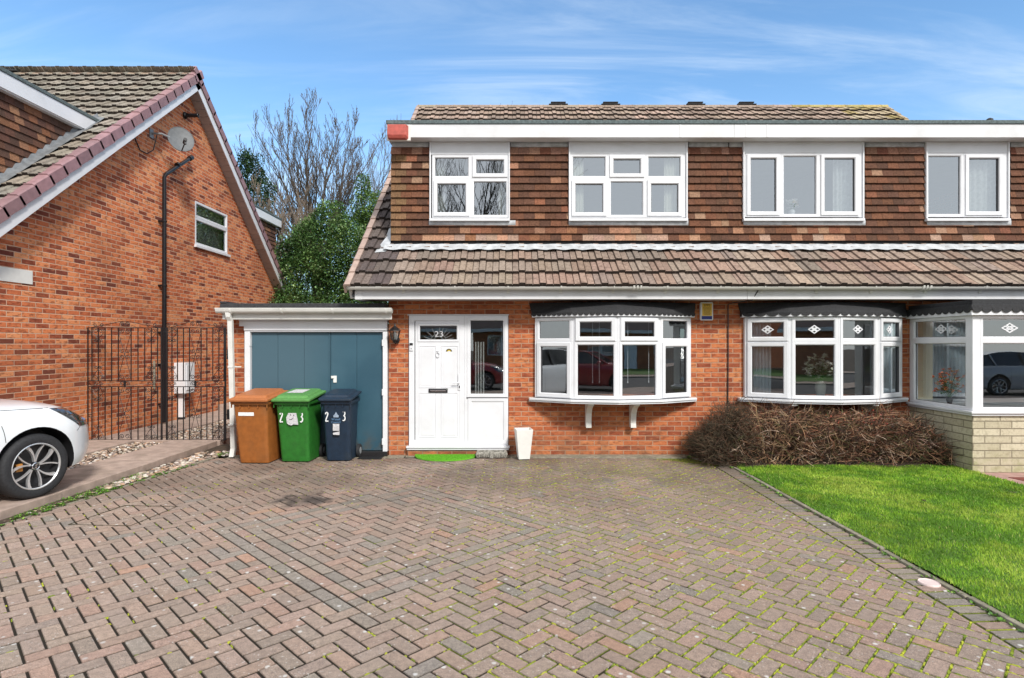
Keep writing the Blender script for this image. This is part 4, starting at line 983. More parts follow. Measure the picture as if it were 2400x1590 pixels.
# leaf as a slab with a glazed light and four raised panels
gl = (dx(313), dx(636), dz(397), dz(277))
wall_y(lf, -.030, lf0, lf1, lz0, lz1, [gl], .02)
for (a, b, c, d_) in ((lf0, lf1, lz0, lz1),): lf.loft([[(a, 0, c), (b, 0, c), (b, 0, d_), (a, 0, d_)], [(a, -.030, c), (b, -.030, c), (b, -.030, d_), (a, -.030, d_)]], True)
lf.ring(gl[0]-.035, gl[1]+.035, gl[2]-.035, gl[3]+.035, [(0, .030), (.004, .040), (.025, .040), (.035, .028), (.036, .01)])
for a, b, c, d_ in ((313, 446, 812, 458), (506, 638, 812, 458), (313, 446, 1245, 868), (506, 638, 1245, 868)):
    a, b, c, d_ = dx(a), dx(b), dz(c), dz(d_)
    lf.loft([[(a-.012, -.0302, c-.012), (b+.012, -.0302, c-.012), (b+.012, -.0302, d_+.012), (a-.012, -.0302, d_+.012)], [(a-.008, -.038, c-.008), (b+.008, -.038, c-.008), (b+.008, -.038, d_+.008), (a-.008, -.038, d_+.008)],
             [(a, -.026, c), (b, -.026, c), (b, -.026, d_), (a, -.026, d_)], [(a+.02, -.033, c+.02), (b-.02, -.033, c+.02), (b-.02, -.033, d_-.02), (a+.02, -.033, d_-.02)]], True, False, True)
fixn(link_mesh('door_leaf', lf, m_upvc, ent))
sd = MB(); sd.xf = xf_y(Yd)
for a, b, c, d_ in ((lf0-.005, lf1+.005, lz0-.005, lz1+.005),): sd.ring(a, b, c, d_, [(0, .018), (.005, .018), (.005, .01)])
link_mesh('door_seal', sd, m_seal, ent)
p = MB(); p.poly([(gl[0], 9.03, gl[2]), (gl[1], 9.03, gl[2]), (gl[1], 9.03, gl[3]), (gl[0], 9.03, gl[3])]); link_mesh('pane', p, m_glass, ent)
cm = MB(); cxm, czm = dx(475), dz(385)
for r_ in (.10, .155, ): cm.tube([(cxm+cos(a)*r_*.6*1.3, 9.025, czm-.05+sin(a)*r_*.75) for a in [pi*(.06+.88*i/14) for i in range(15)]], .0035, 5)
for a in (.25, .5, .75, 1.0+.0, 1.25, 1.5, 2.0, 2.4, 2.8): cm.tube([(cxm+cos(a)*.13, 9.025, czm-.05+sin(a)*.115), (cxm+cos(a)*.24, 9.025, min(gl[3]-.005, czm-.05+sin(a)*.22))], .003, 5)
fixn(link_mesh('glass_leading', cm, m_grey, ent))
text_mesh('house_number', '23', .12, m_label, ent, (dx(480), 9.020, dz(350)), sx=1.2)
lb = MB(); lb.box(dx(390), dx(556), 8.998, 9.012, dz(862), dz(826)); fl_ = MB(); fl_.box(dx(404), dx(542), 8.990, 8.998, dz(850), dz(838)); lbo = link_mesh('letterbox', lb, m_black, ent, bevel=.004); link_mesh('flap', fl_, m_chrome, lbo, bevel=.002)
hd = MB(); hd.box(dx(648), dx(668), 9.0, 9.012, dz(838), dz(700)); hd.tube([(dx(658), 9.005, dz(775)), (dx(658), 8.965, dz(775)), (dx(645), 8.958, dz(775)), (dx(604), 8.958, dz(774))], .008, 8); ho = fixn(link_mesh('handle', hd, m_upvc, ent, bevel=.003))
kh = MB(); kh.box(dx(655), dx(664), 8.995, 8.9995, dz(822), dz(800)); link_mesh('keyhole', kh, m_black, ho)
kn = MB(); kn.tube([(dx(470)+sin(a)*.026, 8.998, dz(528)+cos(a)*.038) for a in [2*pi*i/16 for i in range(17)]], .006, 6); kn.lathe([(.016, dz(500)), (.018, dz(495)), (.004, dz(486))], 10, dx(470), 9.005); fixn(link_mesh('knocker', kn, m_upvc, ent))
st = MB()
for r0, r1, c in ((.036, .048, (.02, .02, .02)), (.026, .036, (.25, .18, .01)), (.014, .026, (.55, .42, .02))):
    a_ = [pi*i/12 for i in range(13)]; st.loft([[(dx(568)+cos(a)*r_, 9.0115, dz(502)+sin(a)*r_*.9) for a in a_] for r_ in (r0, r1)], False, col=c)
link_mesh('rainbow_sticker', st, mat('sticker', (1, 1, 1), .5, .02, attr=True), ent)
p = MB(); a, b, c, d_ = dx(757), dx(1050), dz(855), dz(230)
side = part_empty('side_panel', HA, 'glazed white panel to the right of the front door'); 
fr = MB(); fr.xf = xf_y(Yd-.004); sx0, sx1 = xm0+.036+.06, DX1-.03
fr.ring(a-.055, b+.055, c-.085, d_+.055, [(0, .0), (0, .034), (.004, .038), (.045, .038), (.055, .026), (.055, .0)])
fr.ring(dx(733), dx(1078), dz(1312), dz(908), [(0, .0), (0, .036), (.012, .040), (.05, .038), (.066, .026), (.09, .026)])
fr.box(dx(775), dx(1035), -.027, .0, dz(1270), dz(945)); fixn(link_mesh('frame', fr, m_upvc, side))
sd = MB(); sd.box(dx(722), dx(1082), 9.0005, 9.02, dz(908)-.004, dz(900)); link_mesh('gasket', sd, m_seal, side)
p.poly([(a, 9.025, c-.03), (b, 9.025, c-.03), (b, 9.025, d_), (a, 9.025, d_)]); link_mesh('pane', p, m_glass, side)
cr = MB(); cr.tube([(dx(1026), 9.14, 2.0), (dx(1026), 9.14, 1.05)], .004, 5); cr.lathe([(.001, 1.0), (.012, 1.01), (.006, 1.05)], 8, dx(1026), 9.14)
for i in range(4): cr.box(dx(790)+i*.04, dx(790)+i*.04+.018, 9.2+.02*i, 9.24+.02*i, .4, 1.75)
fixn(link_mesh('blind', cr, m_netcurt, side))
bl = MB(); bl.box(dx(224), dx(254), 8.995, 9.012, dz(495), dz(425)); bo = link_mesh('doorbell', bl, m_upvc, bevel=.003); tag(bo, 'small doorbell with black camera top on the white door frame', 'doorbell')
bb_ = MB(); bb_.box(dx(225), dx(253), 8.990, 8.9945, dz(448), dz(426)); b2 = link_mesh('camera', bb_, m_trim, bo, bevel=.002, local=True); b2.parent = bo
bb_ = MB(); bb_.lathe([(.001, 8.990), (.010, 8.991), (.010, 8.996)], 14, dx(239), dz(476), axis='y'); fixn(link_mesh('button', bb_, m_grey, bo, local=True))

# --------- garage
GA = thing('garage', 'flat-roofed brick garage with wide blue double doors and white trim', 'garage', (-3.1, YF, 0))
w = MB(); GX0 = PX(543, YF)
w.poly([(GX0, YF, -.1), (-4.13, YF, -.1), (-4.13, YF, 2.2), (GX0, YF, 2.2)]); w.poly([(GX0, YF, -.1), (GX0, YF, 2.2), (GX0, 14.8, 2.2), (GX0, 14.8, -.1)]); w.poly([(GX0, 14.8, -.1), (-1.9, 14.8, -.1), (-1.9, 14.8, 2.2), (GX0, 14.8, 2.2)]); w.poly([(-4.13, YF, -.1), (-4.13, YF+.1, -.1), (-4.13, YF+.1, 2.2), (-4.13, YF, 2.2)])
link_mesh('wall', w, m_brick, GA)
def gx(z): return PX(500+z/3.7333, 8.97)
def gz(z): return PZ(690+z/3.7333, 8.97)
t = MB()
t.box(gx(272), gx(320), 8.97, 9.10, .02, gz(322)); t.box(gx(1482), gx(1521), 8.97, 9.10, .05, gz(326)); t.box(gx(320)+.001, gx(1482)-.001, 8.972, 9.10, gz(330), gz(320))
link_mesh('door_frame', t, m_upvc, GA, bevel=.004)
t = MB(); t.box(gx(270), gx(1519), 8.955, 9.08, gz(318), gz(235)); t.box(gx(228), gx(1522), 8.94, 9.08, gz(233), gz(212)); t.box(gx(228), gx(270)-.001, 8.956, 9.08, gz(280), gz(234)); link_mesh('header_board', t, m_upvc, GA, bevel=.004)
xs = [gx(v) for v in (322, 552, 783, 1003)]
dl = part_empty('garage_door', GA, 'left leaf of the blue garage doors'); dr = part_empty('garage_door', GA, 'right leaf of the blue garage doors')
for a, b in zip(xs, xs[1:]): t = MB(); t.box(a+.0015, b-.0015, 9.028, 9.06, .075, gz(332)); link_mesh('door_board', t, m_blue, dl, bevel=.004)
xs = [gx(v) for v in (1018, 1247, 1479)]
for a, b in zip(xs, xs[1:]): t = MB(); t.box(a+.0015, b-.0015, 9.026, 9.06, .075, gz(332)); link_mesh('door_board', t, m_blue, dr, bevel=.004)
t = MB(); t.box(gx(1004)+.002, gx(1017)-.002, 9.016, 9.06, .08, gz(334)); link_mesh('cover_strip', t, m_blue, dl, bevel=.003)
t = MB(); t.box(gx(1042), gx(1071), 9.010, 9.025, gz(775), gz(715)); t.box(gx(1025), gx(1050), 8.995, 9.012, gz(738), gz(716)); link_mesh('lock', t, m_white_planter, dr, bevel=.003)
for zz in (425, 858, 1290): t = MB(); t.box(gx(1476), gx(1490), 8.960, 9.024, gz(zz+28), gz(zz-28)); link_mesh('hinge', t, m_upvc, dr, bevel=.002)
t = MB(); t.box(gx(316), gx(324), 8.962, 9.024, gz(455), gz(398)); link_mesh('hinge', t, m_upvc, dl, bevel=.002)
t = MB(); t.box(gx(322), gx(1525), 8.94, 9.06, .0, .07); link_mesh('threshold', t, m_black, GA, bevel=.005)
t = MB(); t.box(PX(521, 8.8), PX(918, 8.8), 8.80, 8.825, 2.085, 2.185); t.box(PX(521, 8.8), PX(521, 8.8)+.02, 8.826, 14.9, 2.085, 2.185); link_mesh('fascia', t, m_gutter, GA, bevel=.004)
t = MB(); t.box(PX(521, 8.8)+.02, -1.92, 8.826, YF-.001, 2.09, 2.10); link_mesh('soffit', t, m_fascia, GA)
t = MB(); t.box(PX(514, 8.75), -1.905, 8.76, 14.95, 2.255, 2.325); t.box(PX(514, 8.75), PX(514, 8.75)+.10, 8.75, 14.95, 2.3255, 2.355); link_mesh('flat_roof', t, m_felt_black, GA, bevel=.01)
gt = MB(); gt.sm = True; yc, zc_ = 8.74, 2.245
def gp(k_): return [(yc-cos(a)*.056*k_, zc_-sin(a)*.072*k_) for a in [pi*i/10 for i in range(11)]]
gxa, gxb = PX(506, 8.72), PX(919, 8.72)
gt.loft([[(x, a, b) for a, b in gp(1)+gp(.9)[::-1]] for x in (gxa, gxb)], True); gt.sm = False; gt.poly([(gxa, a, b) for a, b in gp(1)]); gt.poly([(gxb, a, b) for a, b in gp(1)]); gt.box(gxa, gxb, 8.678, 8.684, 2.238, 2.252)
go = fixn(link_mesh('gutter', gt, m_gutter, GA))
for bx in (PX(661, 8.72), PX(780, 8.72), PX(905, 8.72), PX(541, 8.72)):
    bk = MB(); pr = gp(1.12)+gp(1.0)[::-1]; bk.loft([[(x, a, b) for a, b in pr] for x in (bx-.014, bx+.014)], True, True, True); fixn(link_mesh('gutter_bracket', bk, m_gutter, go))
dp = MB(); a0, b0 = PX(534, 8.72), PX(542, 8.78)
dp.tube([(a0, 8.74, 2.19), (a0+.01, 8.76, 2.12), (a0+.015, 8.80, 2.08), (b0-.01, 8.82, .09)], .001, 4)
dp = MB()
def sq(x, y, z, h): return [(x-h, y-h, z), (x+h, y-h, z), (x+h, y+h, z), (x-h, y+h, z)]
dp.loft([sq(a0, 8.75, 2.20, .045), sq(a0, 8.75, 2.12, .034), sq(a0+.004, 8.79, 2.06, .034), sq(b0, 8.85, .14, .034), sq(b0, 8.80, .02, .034)], True, True, True)
dpo = fixn(link_mesh('drainpipe', dp, m_gutter, GA, bevel=.006))
for z in (1.37, .50): t = MB(); xx = a0+(b0-a0)*(2.1-z)/2; t.box(xx-.038, xx+.038, 8.77, 8.90, z-.012, z+.012); t.box(xx+.03, xx+.12, 8.86, 8.88, z-.008, z+.008); link_mesh('pipe_clip', t, m_gutter, dpo, bevel=.003)
t = MB(); t.box(-2.3, -1.95, 8.70, 8.95, .001, .012); link_mesh('door_plate', t, m_black, GA)
# ================================================================ LEFT HOUSE
random.seed(23)
LX = -7.15; LVX = -6.90; LYE = 6.87; LZE = 2.66; LT = .83; LRY = 12.86; LRZ = LZE+LT*(LRY-LYE); LYB = LRY+(LRY-7.36)
HL = thing('detached_house', 'tall brick gable end on the left with black soil pipe and purple verge tiles', 'house', (-10.5, 7.36, 0))
def lz_(Y): return LZE+LT*((Y-LYE) if Y < LRY else (2*LRY-LYE-Y))-.12
w = MB(); WY0, WY1, WZ0, WZ1 = 13.20, 14.72, 3.90, 4.95
def gpoly(Y0, Y1, zb, zt=None):
    pts = [(LX, Y0, zb), (LX, Y1, zb)]
    if zt is None: pts += [(LX, Y1, lz_(Y1))]+([(LX, LRY, lz_(LRY))] if Y0 < LRY < Y1 else [])+[(LX, Y0, lz_(Y0))]
    else: pts += [(LX, Y1, zt), (LX, Y0, zt)]
    w.poly(pts[::-1])
gpoly(7.36, WY0, -.1); gpoly(WY0, WY1, -.1, WZ0); gpoly(WY0, WY1, WZ1); gpoly(WY1, LYB, -.1)
for a in ((WY0, WZ0, WY0, WZ1), (WY1, WZ0, WY1, WZ1), (WY0, WZ1, WY1, WZ1), (WY0, WZ0, WY1, WZ0)): w.poly([(LX, a[0], a[1]), (LX, a[2], a[3]), (LX-.1, a[2], a[3]), (LX-.1, a[0], a[1])])
w.poly([(LX, 7.36, -.1), (LX, 7.36, lz_(7.36)), (-14, 7.36, lz_(7.36)), (-14, 7.36, -.1)]); w.poly([(LX, LYB, -.1), (LX, LYB, lz_(LYB)), (-14, LYB, lz_(LYB)), (-14, LYB, -.1)])
w.poly([(-14, 7.36, -.1), (-14, 7.36, lz_(7.36)), (-14, LRY, lz_(LRY)), (-14, LYB, lz_(LYB)), (-14, LYB, -.1)])
link_mesh('wall', w, m_brick2, HL)
r = MB(); r.box(-13.9, LX-.15, 7.5, 18.2, 2.4, 2.6); r.box(-10.2, -10.1, 7.5, 18, 2.6, 7.0); link_mesh('interior', r, m_room, HL)
LDX, LDZ = -7.50, 5.72      # dormer cheek plane, dormer roof height
lcol = lambda x, Y, r: rc(random.choice([(.27, .245, .20), (.30, .275, .225), (.235, .21, .17), (.28, .245, .20)]), .12)
ydi = LYE+(LDZ-LZE)/LT
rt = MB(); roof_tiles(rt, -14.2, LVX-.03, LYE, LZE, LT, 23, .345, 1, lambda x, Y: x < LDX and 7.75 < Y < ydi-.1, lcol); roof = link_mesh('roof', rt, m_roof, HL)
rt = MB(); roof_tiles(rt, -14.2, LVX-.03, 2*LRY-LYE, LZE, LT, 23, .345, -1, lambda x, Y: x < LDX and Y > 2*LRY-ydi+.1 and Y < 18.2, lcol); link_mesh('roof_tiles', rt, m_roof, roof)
sb = MB(); slope_board(sb, LDX, LVX-.04, LYE, LZE, LT, .05, 7.6, -.07, -.006); slope_board(sb, LDX, LVX-.04, 2*LRY-LYE, LZE, LT, .05, 7.6, -.07, -.006, -1); slope_board(sb, -14.1, LDX, LYE, LZE, LT, 4.9, 7.6, -.07, -.006); slope_board(sb, -14.1, LDX, 2*LRY-LYE, LZE, LT, 4.9, 7.6, -.07, -.006, -1)
fixn(link_mesh('roof_underlay', sb, m_felt_black, HL))
rgm = MB(); ridge_tiles(rgm, -14.2, LVX-.05, LRY, LRZ-.075, .135, lambda x: rc((.26, .19, .14), .2)); link_mesh('ridge', rgm, m_roof, roof)
for s_, ye_ in ((1, LYE), (-1, 2*LRY-LYE)):
    vb = MB(); verge_caps(vb, LVX+.035, LVX-.115, ye_, LZE, LT, 23, .345, s_, lambda r: rc((.27, .155, .165), .12), .125, .02)
    fixn(link_mesh('verge', vb, m_verge, roof))
    bb = MB(); slope_board(bb, LVX-.015, LVX+.005, ye_, LZE, LT, .1, 7.77 if s_ > 0 else 7.78, -.27, -.115, s_); fixn(link_mesh('barge_board', bb, m_upvc, HL))
    bb = MB()
    for i in range(42): slope_board(bb, LX+.002, LVX-.02, ye_, LZE, LT, .1+i*.18, .1+(i+1)*.18-.006, -.262, -.245+random.uniform(0, .001), s_)
    slope_board(bb, LX+.004, LVX-.022, ye_, LZE, LT, .1, 7.66, -.24, -.22, s_)
    fixn(link_mesh('soffit', bb, m_soffit, HL))
ec = MB(); ec.lathe([(.165, LVX-.06), (.165, LVX+.03), (.145, LVX+.045), (.14, LVX+.04), (.10, LVX+.04), (.095, LVX+.05), (.001, LVX+.05)], 18); ec.v = [(y_, LRY+x_, LRZ-.015+z_) for x_, y_, z_ in ec.v]
ec.c = [(.27, .155, .165)]*len(ec.f); fixn(link_mesh('ridge_end', ec, m_verge, roof))
v = MB(); x = -11.05; v.box(x-.2, x+.2, LRY-.1, LRY+.1, LRZ+.07, LRZ+.11); v.box(x-.26, x+.26, LRY-.13, LRY+.13, LRZ+.03, LRZ+.06); link_mesh('ridge_vent', v, m_felt_black, HL, bevel=.01)
# dormers: front and rear share the form
for s_ in (1, -1):
    my = (lambda Y: Y) if s_ > 0 else (lambda Y: 2*LRY-Y)
    yf = 7.78 if s_ > 0 else 7.18
    d = part_empty('dormer', HL)
    t = MB()
    TH = .118; z = LDZ-.30; r_ = 0
    zr = lambda Y: LZE+LT*(Y-LYE)
    while z > 3.0:
        Y = yf-(.085 if r_ % 2 else 0); 
        while Y < ydi:
            a, b = max(Y, yf), Y+.167; Y += .17
            if b-a < .02: continue
            if zr(a)+.02 > z: continue
            pr = .24; c = random.choice([(.115, .055, .038), (.135, .065, .042), (.095, .05, .035)])
            if random.random() < pr: c = random.choice([(.24, .105, .055), (.30, .15, .085)])
            c = rc(c, .15); z0 = z-TH-.012
            t.loft([[(LDX+.034, my(a), z0), (LDX+.034, my(b), z0), (LDX+.014, my(b), z0+.003), (LDX+.014, my(a), z0+.003)], [(LDX+.012, my(a), z), (LDX+.012, my(b), z), (LDX, my(b), z), (LDX, my(a), z)]], True, True, False, c)
        z -= TH; r_ += 1
    fixn(link_mesh('tile_hanging', t, m_tilehang, d))
    t = MB(); t.poly([(LDX, my(yf), zr(yf)), (LDX, my(yf), LDZ-.1), (LDX, my(ydi), LDZ-.1)]); t.poly([(LDX, my(yf), zr(yf)-.2), (LDX, my(yf), LDZ-.1), (-14, my(yf), LDZ-.1), (-14, my(yf), zr(yf)-.2)]); link_mesh('dormer_wall', t, m_felt_black, d)
    t = MB(); t.box(LDX+.10, LDX+.125, my(yf-.2), my(ydi-.0), LDZ-.29, LDZ-.065); t.box(-14, LDX+.099, my(yf-.22), my(yf-.2), LDZ-.29, LDZ-.065); t.box(LDX, LDX+.10, my(yf), my(ydi-.1), LDZ-.31, LDZ-.29); link_mesh('dormer_fascia', t, m_upvc, d)
    t = MB(); t.box(-14, LDX+.14, my(yf-.24), my(ydi+.12), LDZ-.062, LDZ); link_mesh('dormer_roof', t, m_felt, d, bevel=.01)
    L = MB(); n = 30
    for i in range(n):
        a, b = yf+(ydi-yf)*i/n, yf+(ydi-yf)*(i+1)/n
        def q(Y, o): return [(LDX+.02, my(Y), zr(Y)+.16), (LDX+.05, my(Y), zr(Y)+.075+o), (LDX+.16, my(Y), zr(Y)+.055+o)]
        L.loft([q(a, .02), q(b, .02)], False)
    link_mesh('lead_flashing', L, m_lead_dark, d)
# gable window: in the wall plane facing +x
xfg = xf_facet((LX-.03, WY0), Vector((0, 1)), Vector((1, 0)))
ew = window(HL, xfg, [(.01, WY1-WY0-.01, WZ0+.06, 4.58, 0), (.01, WY1-WY0-.01, 4.58, WZ1, 0)], .06, m_glass_up, 'small gable window with net curtain')
t = MB(); t.box(LX-.05, LX+.05, WY0-.03, WY1+.06, WZ0-.0, WZ0+.055); link_mesh('sill', t, m_upvc, ew, bevel=.004)
t = MB(); n = 40; t.sm = True; t.loft([[(LX-.16+.012*sin(i*1.6), WY0+(WY1-WY0)*i/n, z) for i in range(n+1)] for z in (WZ0, WZ1)], False); link_mesh('curtain', t, m_netcurt, ew)
t = MB(); t.box(LX, LX+.012, 7.9, 8.72, 2.60, 2.80); o = link_mesh('lintel', t, m_white_planter, HL, bevel=.003)
# soil pipe
sp = MB(); xp = LX+.10; yp = F*7.05/815
sp.tube([(xp, yp, .13), (xp, yp, 5.10), (xp+.01, yp+.04, 5.17), (xp, yp+.95, 5.78), (xp, yp+1.02, 5.80)], [.046, .038, .038, .038, .038], 12)
po = fixn(link_mesh('soil_pipe', sp, m_blackp, HL))
for z in (.5, 1.30, 1.95, 2.9, 4.2): t = MB(); t.lathe([(.048, z-.02), (.05, z), (.048, z+.02)], 12, xp, yp); t.box(LX, xp, yp-.05, yp+.05, z-.015, z+.015); fixn(link_mesh('pipe_clip', t, m_blackp, po))
t = MB(); t.tube([(xp, yp+.45, 5.47), (xp, yp+.50, 5.505)], .055, 12); t.tube([(xp, yp+.92, 5.76), (xp, yp+1.02, 5.82)], .055, 12); fixn(link_mesh('pipe_collar', t, m_blackp, po))
t = MB(); t.tube([(LX+.03, yp-.22, 1.38), (LX+.03, yp-.22, .82)], .022, 8); fixn(link_mesh('conduit', t, m_kerb, HL))
# black flue near the apex
yf_ = F*7.15/(1200-432); zf = PZ(271, yf_); t = MB(); t.lathe([(.001, 0), (.06, .0), (.075, .01), (.075, .03), (.05, .06), (.042, .10), (.042, .30), (.035, .31), (.001, .29)], 16)
t.v = [(LX+z_, yf_+x_, zf+y_) for x_, y_, z_ in t.v]; fl = fixn(link_mesh('flue', t, m_blackp)); tag(fl, 'short black boiler flue poking out near the gable apex', 'flue')
# satellite dish
yd = F*6.95/(1200-398); zd = PZ(329, yd); sd_ = thing('satellite_dish', 'grey oval satellite dish bracketed high on the brick gable', 'satellite dish', (LX, yd, zd))
t = MB(); t.sm = True; R = .275; nrm = Vector((.62, -.73, .28)).normalized(); ux = nrm.cross(Vector((0, 0, 1))).normalized(); uy = nrm.cross(ux)*-1; ctr = Vector((LX+.42, yd, zd))
rings = []
for k_ in range(9): rr = R*k_/8; rings.append([ctr+ux*(cos(a)*rr*.86)+uy*(sin(a)*rr)+nrm*(rr*rr*.55) for a in [2*pi*i/32 for i in range(32)]])
t.loft(rings[1:], True, False); t.face([t.vert(p) for p in rings[1]]); rim = rings[-1]
t.tube(rim+[rim[0]], .006, 5); link_mesh('dish', t, mat('dish_grey', (.11, .118, .125), .6, .12, 15), sd_)
t = MB(); base = ctr-uy*R*.95+nrm*.03; lnb = ctr+nrm*.36-uy*.22; t.tube([tuple(base), tuple(lnb-uy*.04)], .012, 6); fixn(link_mesh('feed_arm', t, m_trim, sd_))
t = MB(); t.tube([tuple(lnb+nrm*.04), tuple(lnb-nrm*.10)], [.035, .028], 10); t.tube([tuple(lnb), tuple(lnb-uy*.09)], .02, 8); fixn(link_mesh('receiver', t, m_trim, sd_))
t = MB(); t.tube([tuple(ctr-nrm*.01), tuple(ctr-nrm*.08), (LX+.2, yd-.28, zd+.03), (LX+.02, yd-.30, zd+.03)], .022, 8); t.box(LX, LX+.02, yd-.36, yd-.24, zd-.06, zd+.12); fixn(link_mesh('wall_bracket', t, m_grey, sd_))
t = MB(); t.tube([(LX+.12, yd-.30, zd), (LX+.05, yd-.30, zd-.30), (LX+.02, yd-.45, zd-.42), (LX+.015, yd-.66, zd-.42), (LX+.01, yd-.82, zd-.22)], .010, 6); fixn(link_mesh('cable', t, m_trim, sd_)); 
# meter box
ym0, ym1 = F*7.0/(1200-424), F*6.95/(1200-452); zt_, zb_ = PZ(851, ym0), PZ(923, ym0)
mbx = thing('meter_box', 'white meter cabinet on the gable wall behind the iron gates', 'meter box', (LX, ym0, zb_))
t = MB(); t.box(LX, LX+.24, ym0, ym1, zb_, zt_); link_mesh('cabinet', t, m_upvc, mbx, bevel=.008)
t = MB(); t.box(LX+.241, LX+.255, ym0+.04, ym1-.04, zb_+.07, zt_-.05); link_mesh('cabinet_door', t, m_upvc, mbx, bevel=.003)
t = MB(); t.box(LX+.02, LX+.12, ym0+.13, ym0+.20, .14, zb_); link_mesh('conduit', t, m_upvc, mbx)
t = MB(); t.box(LX+.015, LX+.13, ym0+.12, ym0+.21, .08, .15); link_mesh('conduit_foot', t, m_trim, mbx)

# --------- wrought iron gates
GY = 9.86
def gX(z): return PX(180+z/4.753, GY)
def gZ(z): return PZ(750+z/4.753, GY)
def scroll(mb, cx, cz, r, sx, sz, turns=1.35, r0=.22):
    """C-scroll: spiral whose tail leaves at the outer end"""
    n = 22; pts = []
    for i in range(n+1):
        f_ = i/n; a = f_*turns*2*pi; rr = r*(r0+(1-r0)*f_); pts.append((cx+sx*rr*cos(a+pi/2), GY, cz+sz*rr*sin(a+pi/2)))
    mb.tube(pts, .0055, 4)
def pairscroll(mb, zx, zz, rz, up):
    x, z, r = gX(zx), gZ(zz), rz/4.753*GY/F
    scroll(mb, x-r*1.05, z, r, 1, up); scroll(mb, x+r*1.05, z, r, -1, up)
iron = m_black
def gate(lab, f0, f1, bars, sw, wide, hx):
    gt_ = thing('iron_gate', lab, 'gate', (gX((f0+f1)/2), GY, .1), group='wrought iron gate leaves across the side passage')
    t = MB()
    for x in (f0, f1): t.box(gX(x)-.014, gX(x)+.014, GY-.008, GY+.008, gZ(1342), gZ(84))
    for z in (90, 680, 745, 1338): t.box(gX(f0), gX(f1), GY-.006, GY+.006, gZ(z)-.007, gZ(z)+.007)
    fixn(link_mesh('frame', t, iron, gt_))
    for bx in bars:
        for (za, zb) in ((90, 680), (745, 1338)):
            if bx is None: continue
            t = MB(); t.box(gX(bx)-.0065, gX(bx)+.0065, GY-.0055, GY+.0055, gZ(zb), gZ(za)); link_mesh('bar', t, iron, gt_)
    for c in sw:
        for z0 in (0, 660):
            for zz, rz, up in ((120 if z0 == 0 else 122, 28, -1), (232, 22, 1), (530, 20, -1), (645, 28, 1)):
                t = MB(); pairscroll(t, c, z0+zz, rz, up)
                if zz == 232:
                    for s_ in (-1, 1): t.tube([(gX(c), GY, gZ(z0+215)), (gX(c+s_*64), GY, gZ(z0+135))], .0045, 4)
                if zz == 530:
                    for s_ in (-1, 1): t.tube([(gX(c), GY, gZ(z0+545)), (gX(c+s_*66), GY, gZ(z0+640))], .0045, 4)
                fixn(link_mesh('scroll', t, iron, gt_))
        t = MB(); scroll(t, gX(c-22), gZ(712), .035, 1, 1); scroll(t, gX(c+22), gZ(712), .035, -1, 1); fixn(link_mesh('scroll', t, iron, gt_))
        t = MB(); scroll(t, gX(c-38), gZ(62), .034, 1, 1, 1.2); scroll(t, gX(c+38), gZ(62), .034, -1, 1, 1.2); fixn(link_mesh('scroll', t, iron, gt_))
    a, b = wide; c = (a+b)/2; h = (b-a)/2
    for z0 in (0, 660):
        for zz, rz, up in ((125, 30, -1), (345, 26, -1), (418, 26, 1), (640, 30, 1)):
            t = MB(); pairscroll(t, c, z0+zz, rz, up); fixn(link_mesh('scroll', t, iron, gt_))
        t = MB()
        for s_ in (-1, 1):
            t.tube([(gX(c), GY+.004*s_, gZ(z0+382)), (gX(c+s_*h*.35), GY, gZ(z0+300)), (gX(c+s_*h*.95), GY, gZ(z0+150))], .0045, 4)
            t.tube([(gX(c), GY+.004*s_, gZ(z0+382)), (gX(c+s_*h*.35), GY, gZ(z0+470)), (gX(c+s_*h*.95), GY, gZ(z0+630))], .0045, 4)
        fixn(link_mesh('cross_bars', t, iron, gt_))
    for zz, rz, up in ((712, 26, 1), (48, 28, 1)): t = MB(); pairscroll(t, c, zz, rz, up); fixn(link_mesh('scroll', t, iron, gt_))
    t = MB()
    for s_ in (-1, 1):
        e = (f0+40) if s_ < 0 else (f1-40); t.tube([(gX(c+s_*1), GY, gZ(18)), (gX(c+s_*70), GY, gZ(22)), (gX(c+(e-c)*.5), GY, gZ(50)), (gX(e), GY, gZ(86))], .0045, 4)
    fixn(link_mesh('arch_bar', t, iron, gt_))
    t = MB(); t.box(gX(c)-.012, gX(c)+.012, GY-.012, GY+.012, gZ(742), gZ(685)); link_mesh('boss', t, iron, gt_)
    for z in (383, 1052):
        t = MB(); t.box(gX(hx)-.03, gX(hx)+.02, GY-.03, GY+.03, gZ(z+55), gZ(z-55)); t.box(min(gX(hx), gX(hx+(80 if hx < 500 else -60))), max(gX(hx), gX(hx+(80 if hx < 500 else -60))), GY-.006, GY+.006, gZ(z)-.006, gZ(z)+.006); link_mesh('hinge', t, iron, gt_)
    return gt_
gate('black scrolled iron gate leaf hinged on the brick gable wall', 118, 945, [168, 240, 315, 388, 463, 605, 682, 757, 830, 900], [240, 829], (463, 605), 92)
gate('black scrolled iron gate leaf between the soil pipe and the garage drainpipe', 1003, 1655, [1060, 1122, 1188, 1255, 1385, 1449, 1515, 1583, 1640], [1060, 1581], (1255, 1385), 1700)

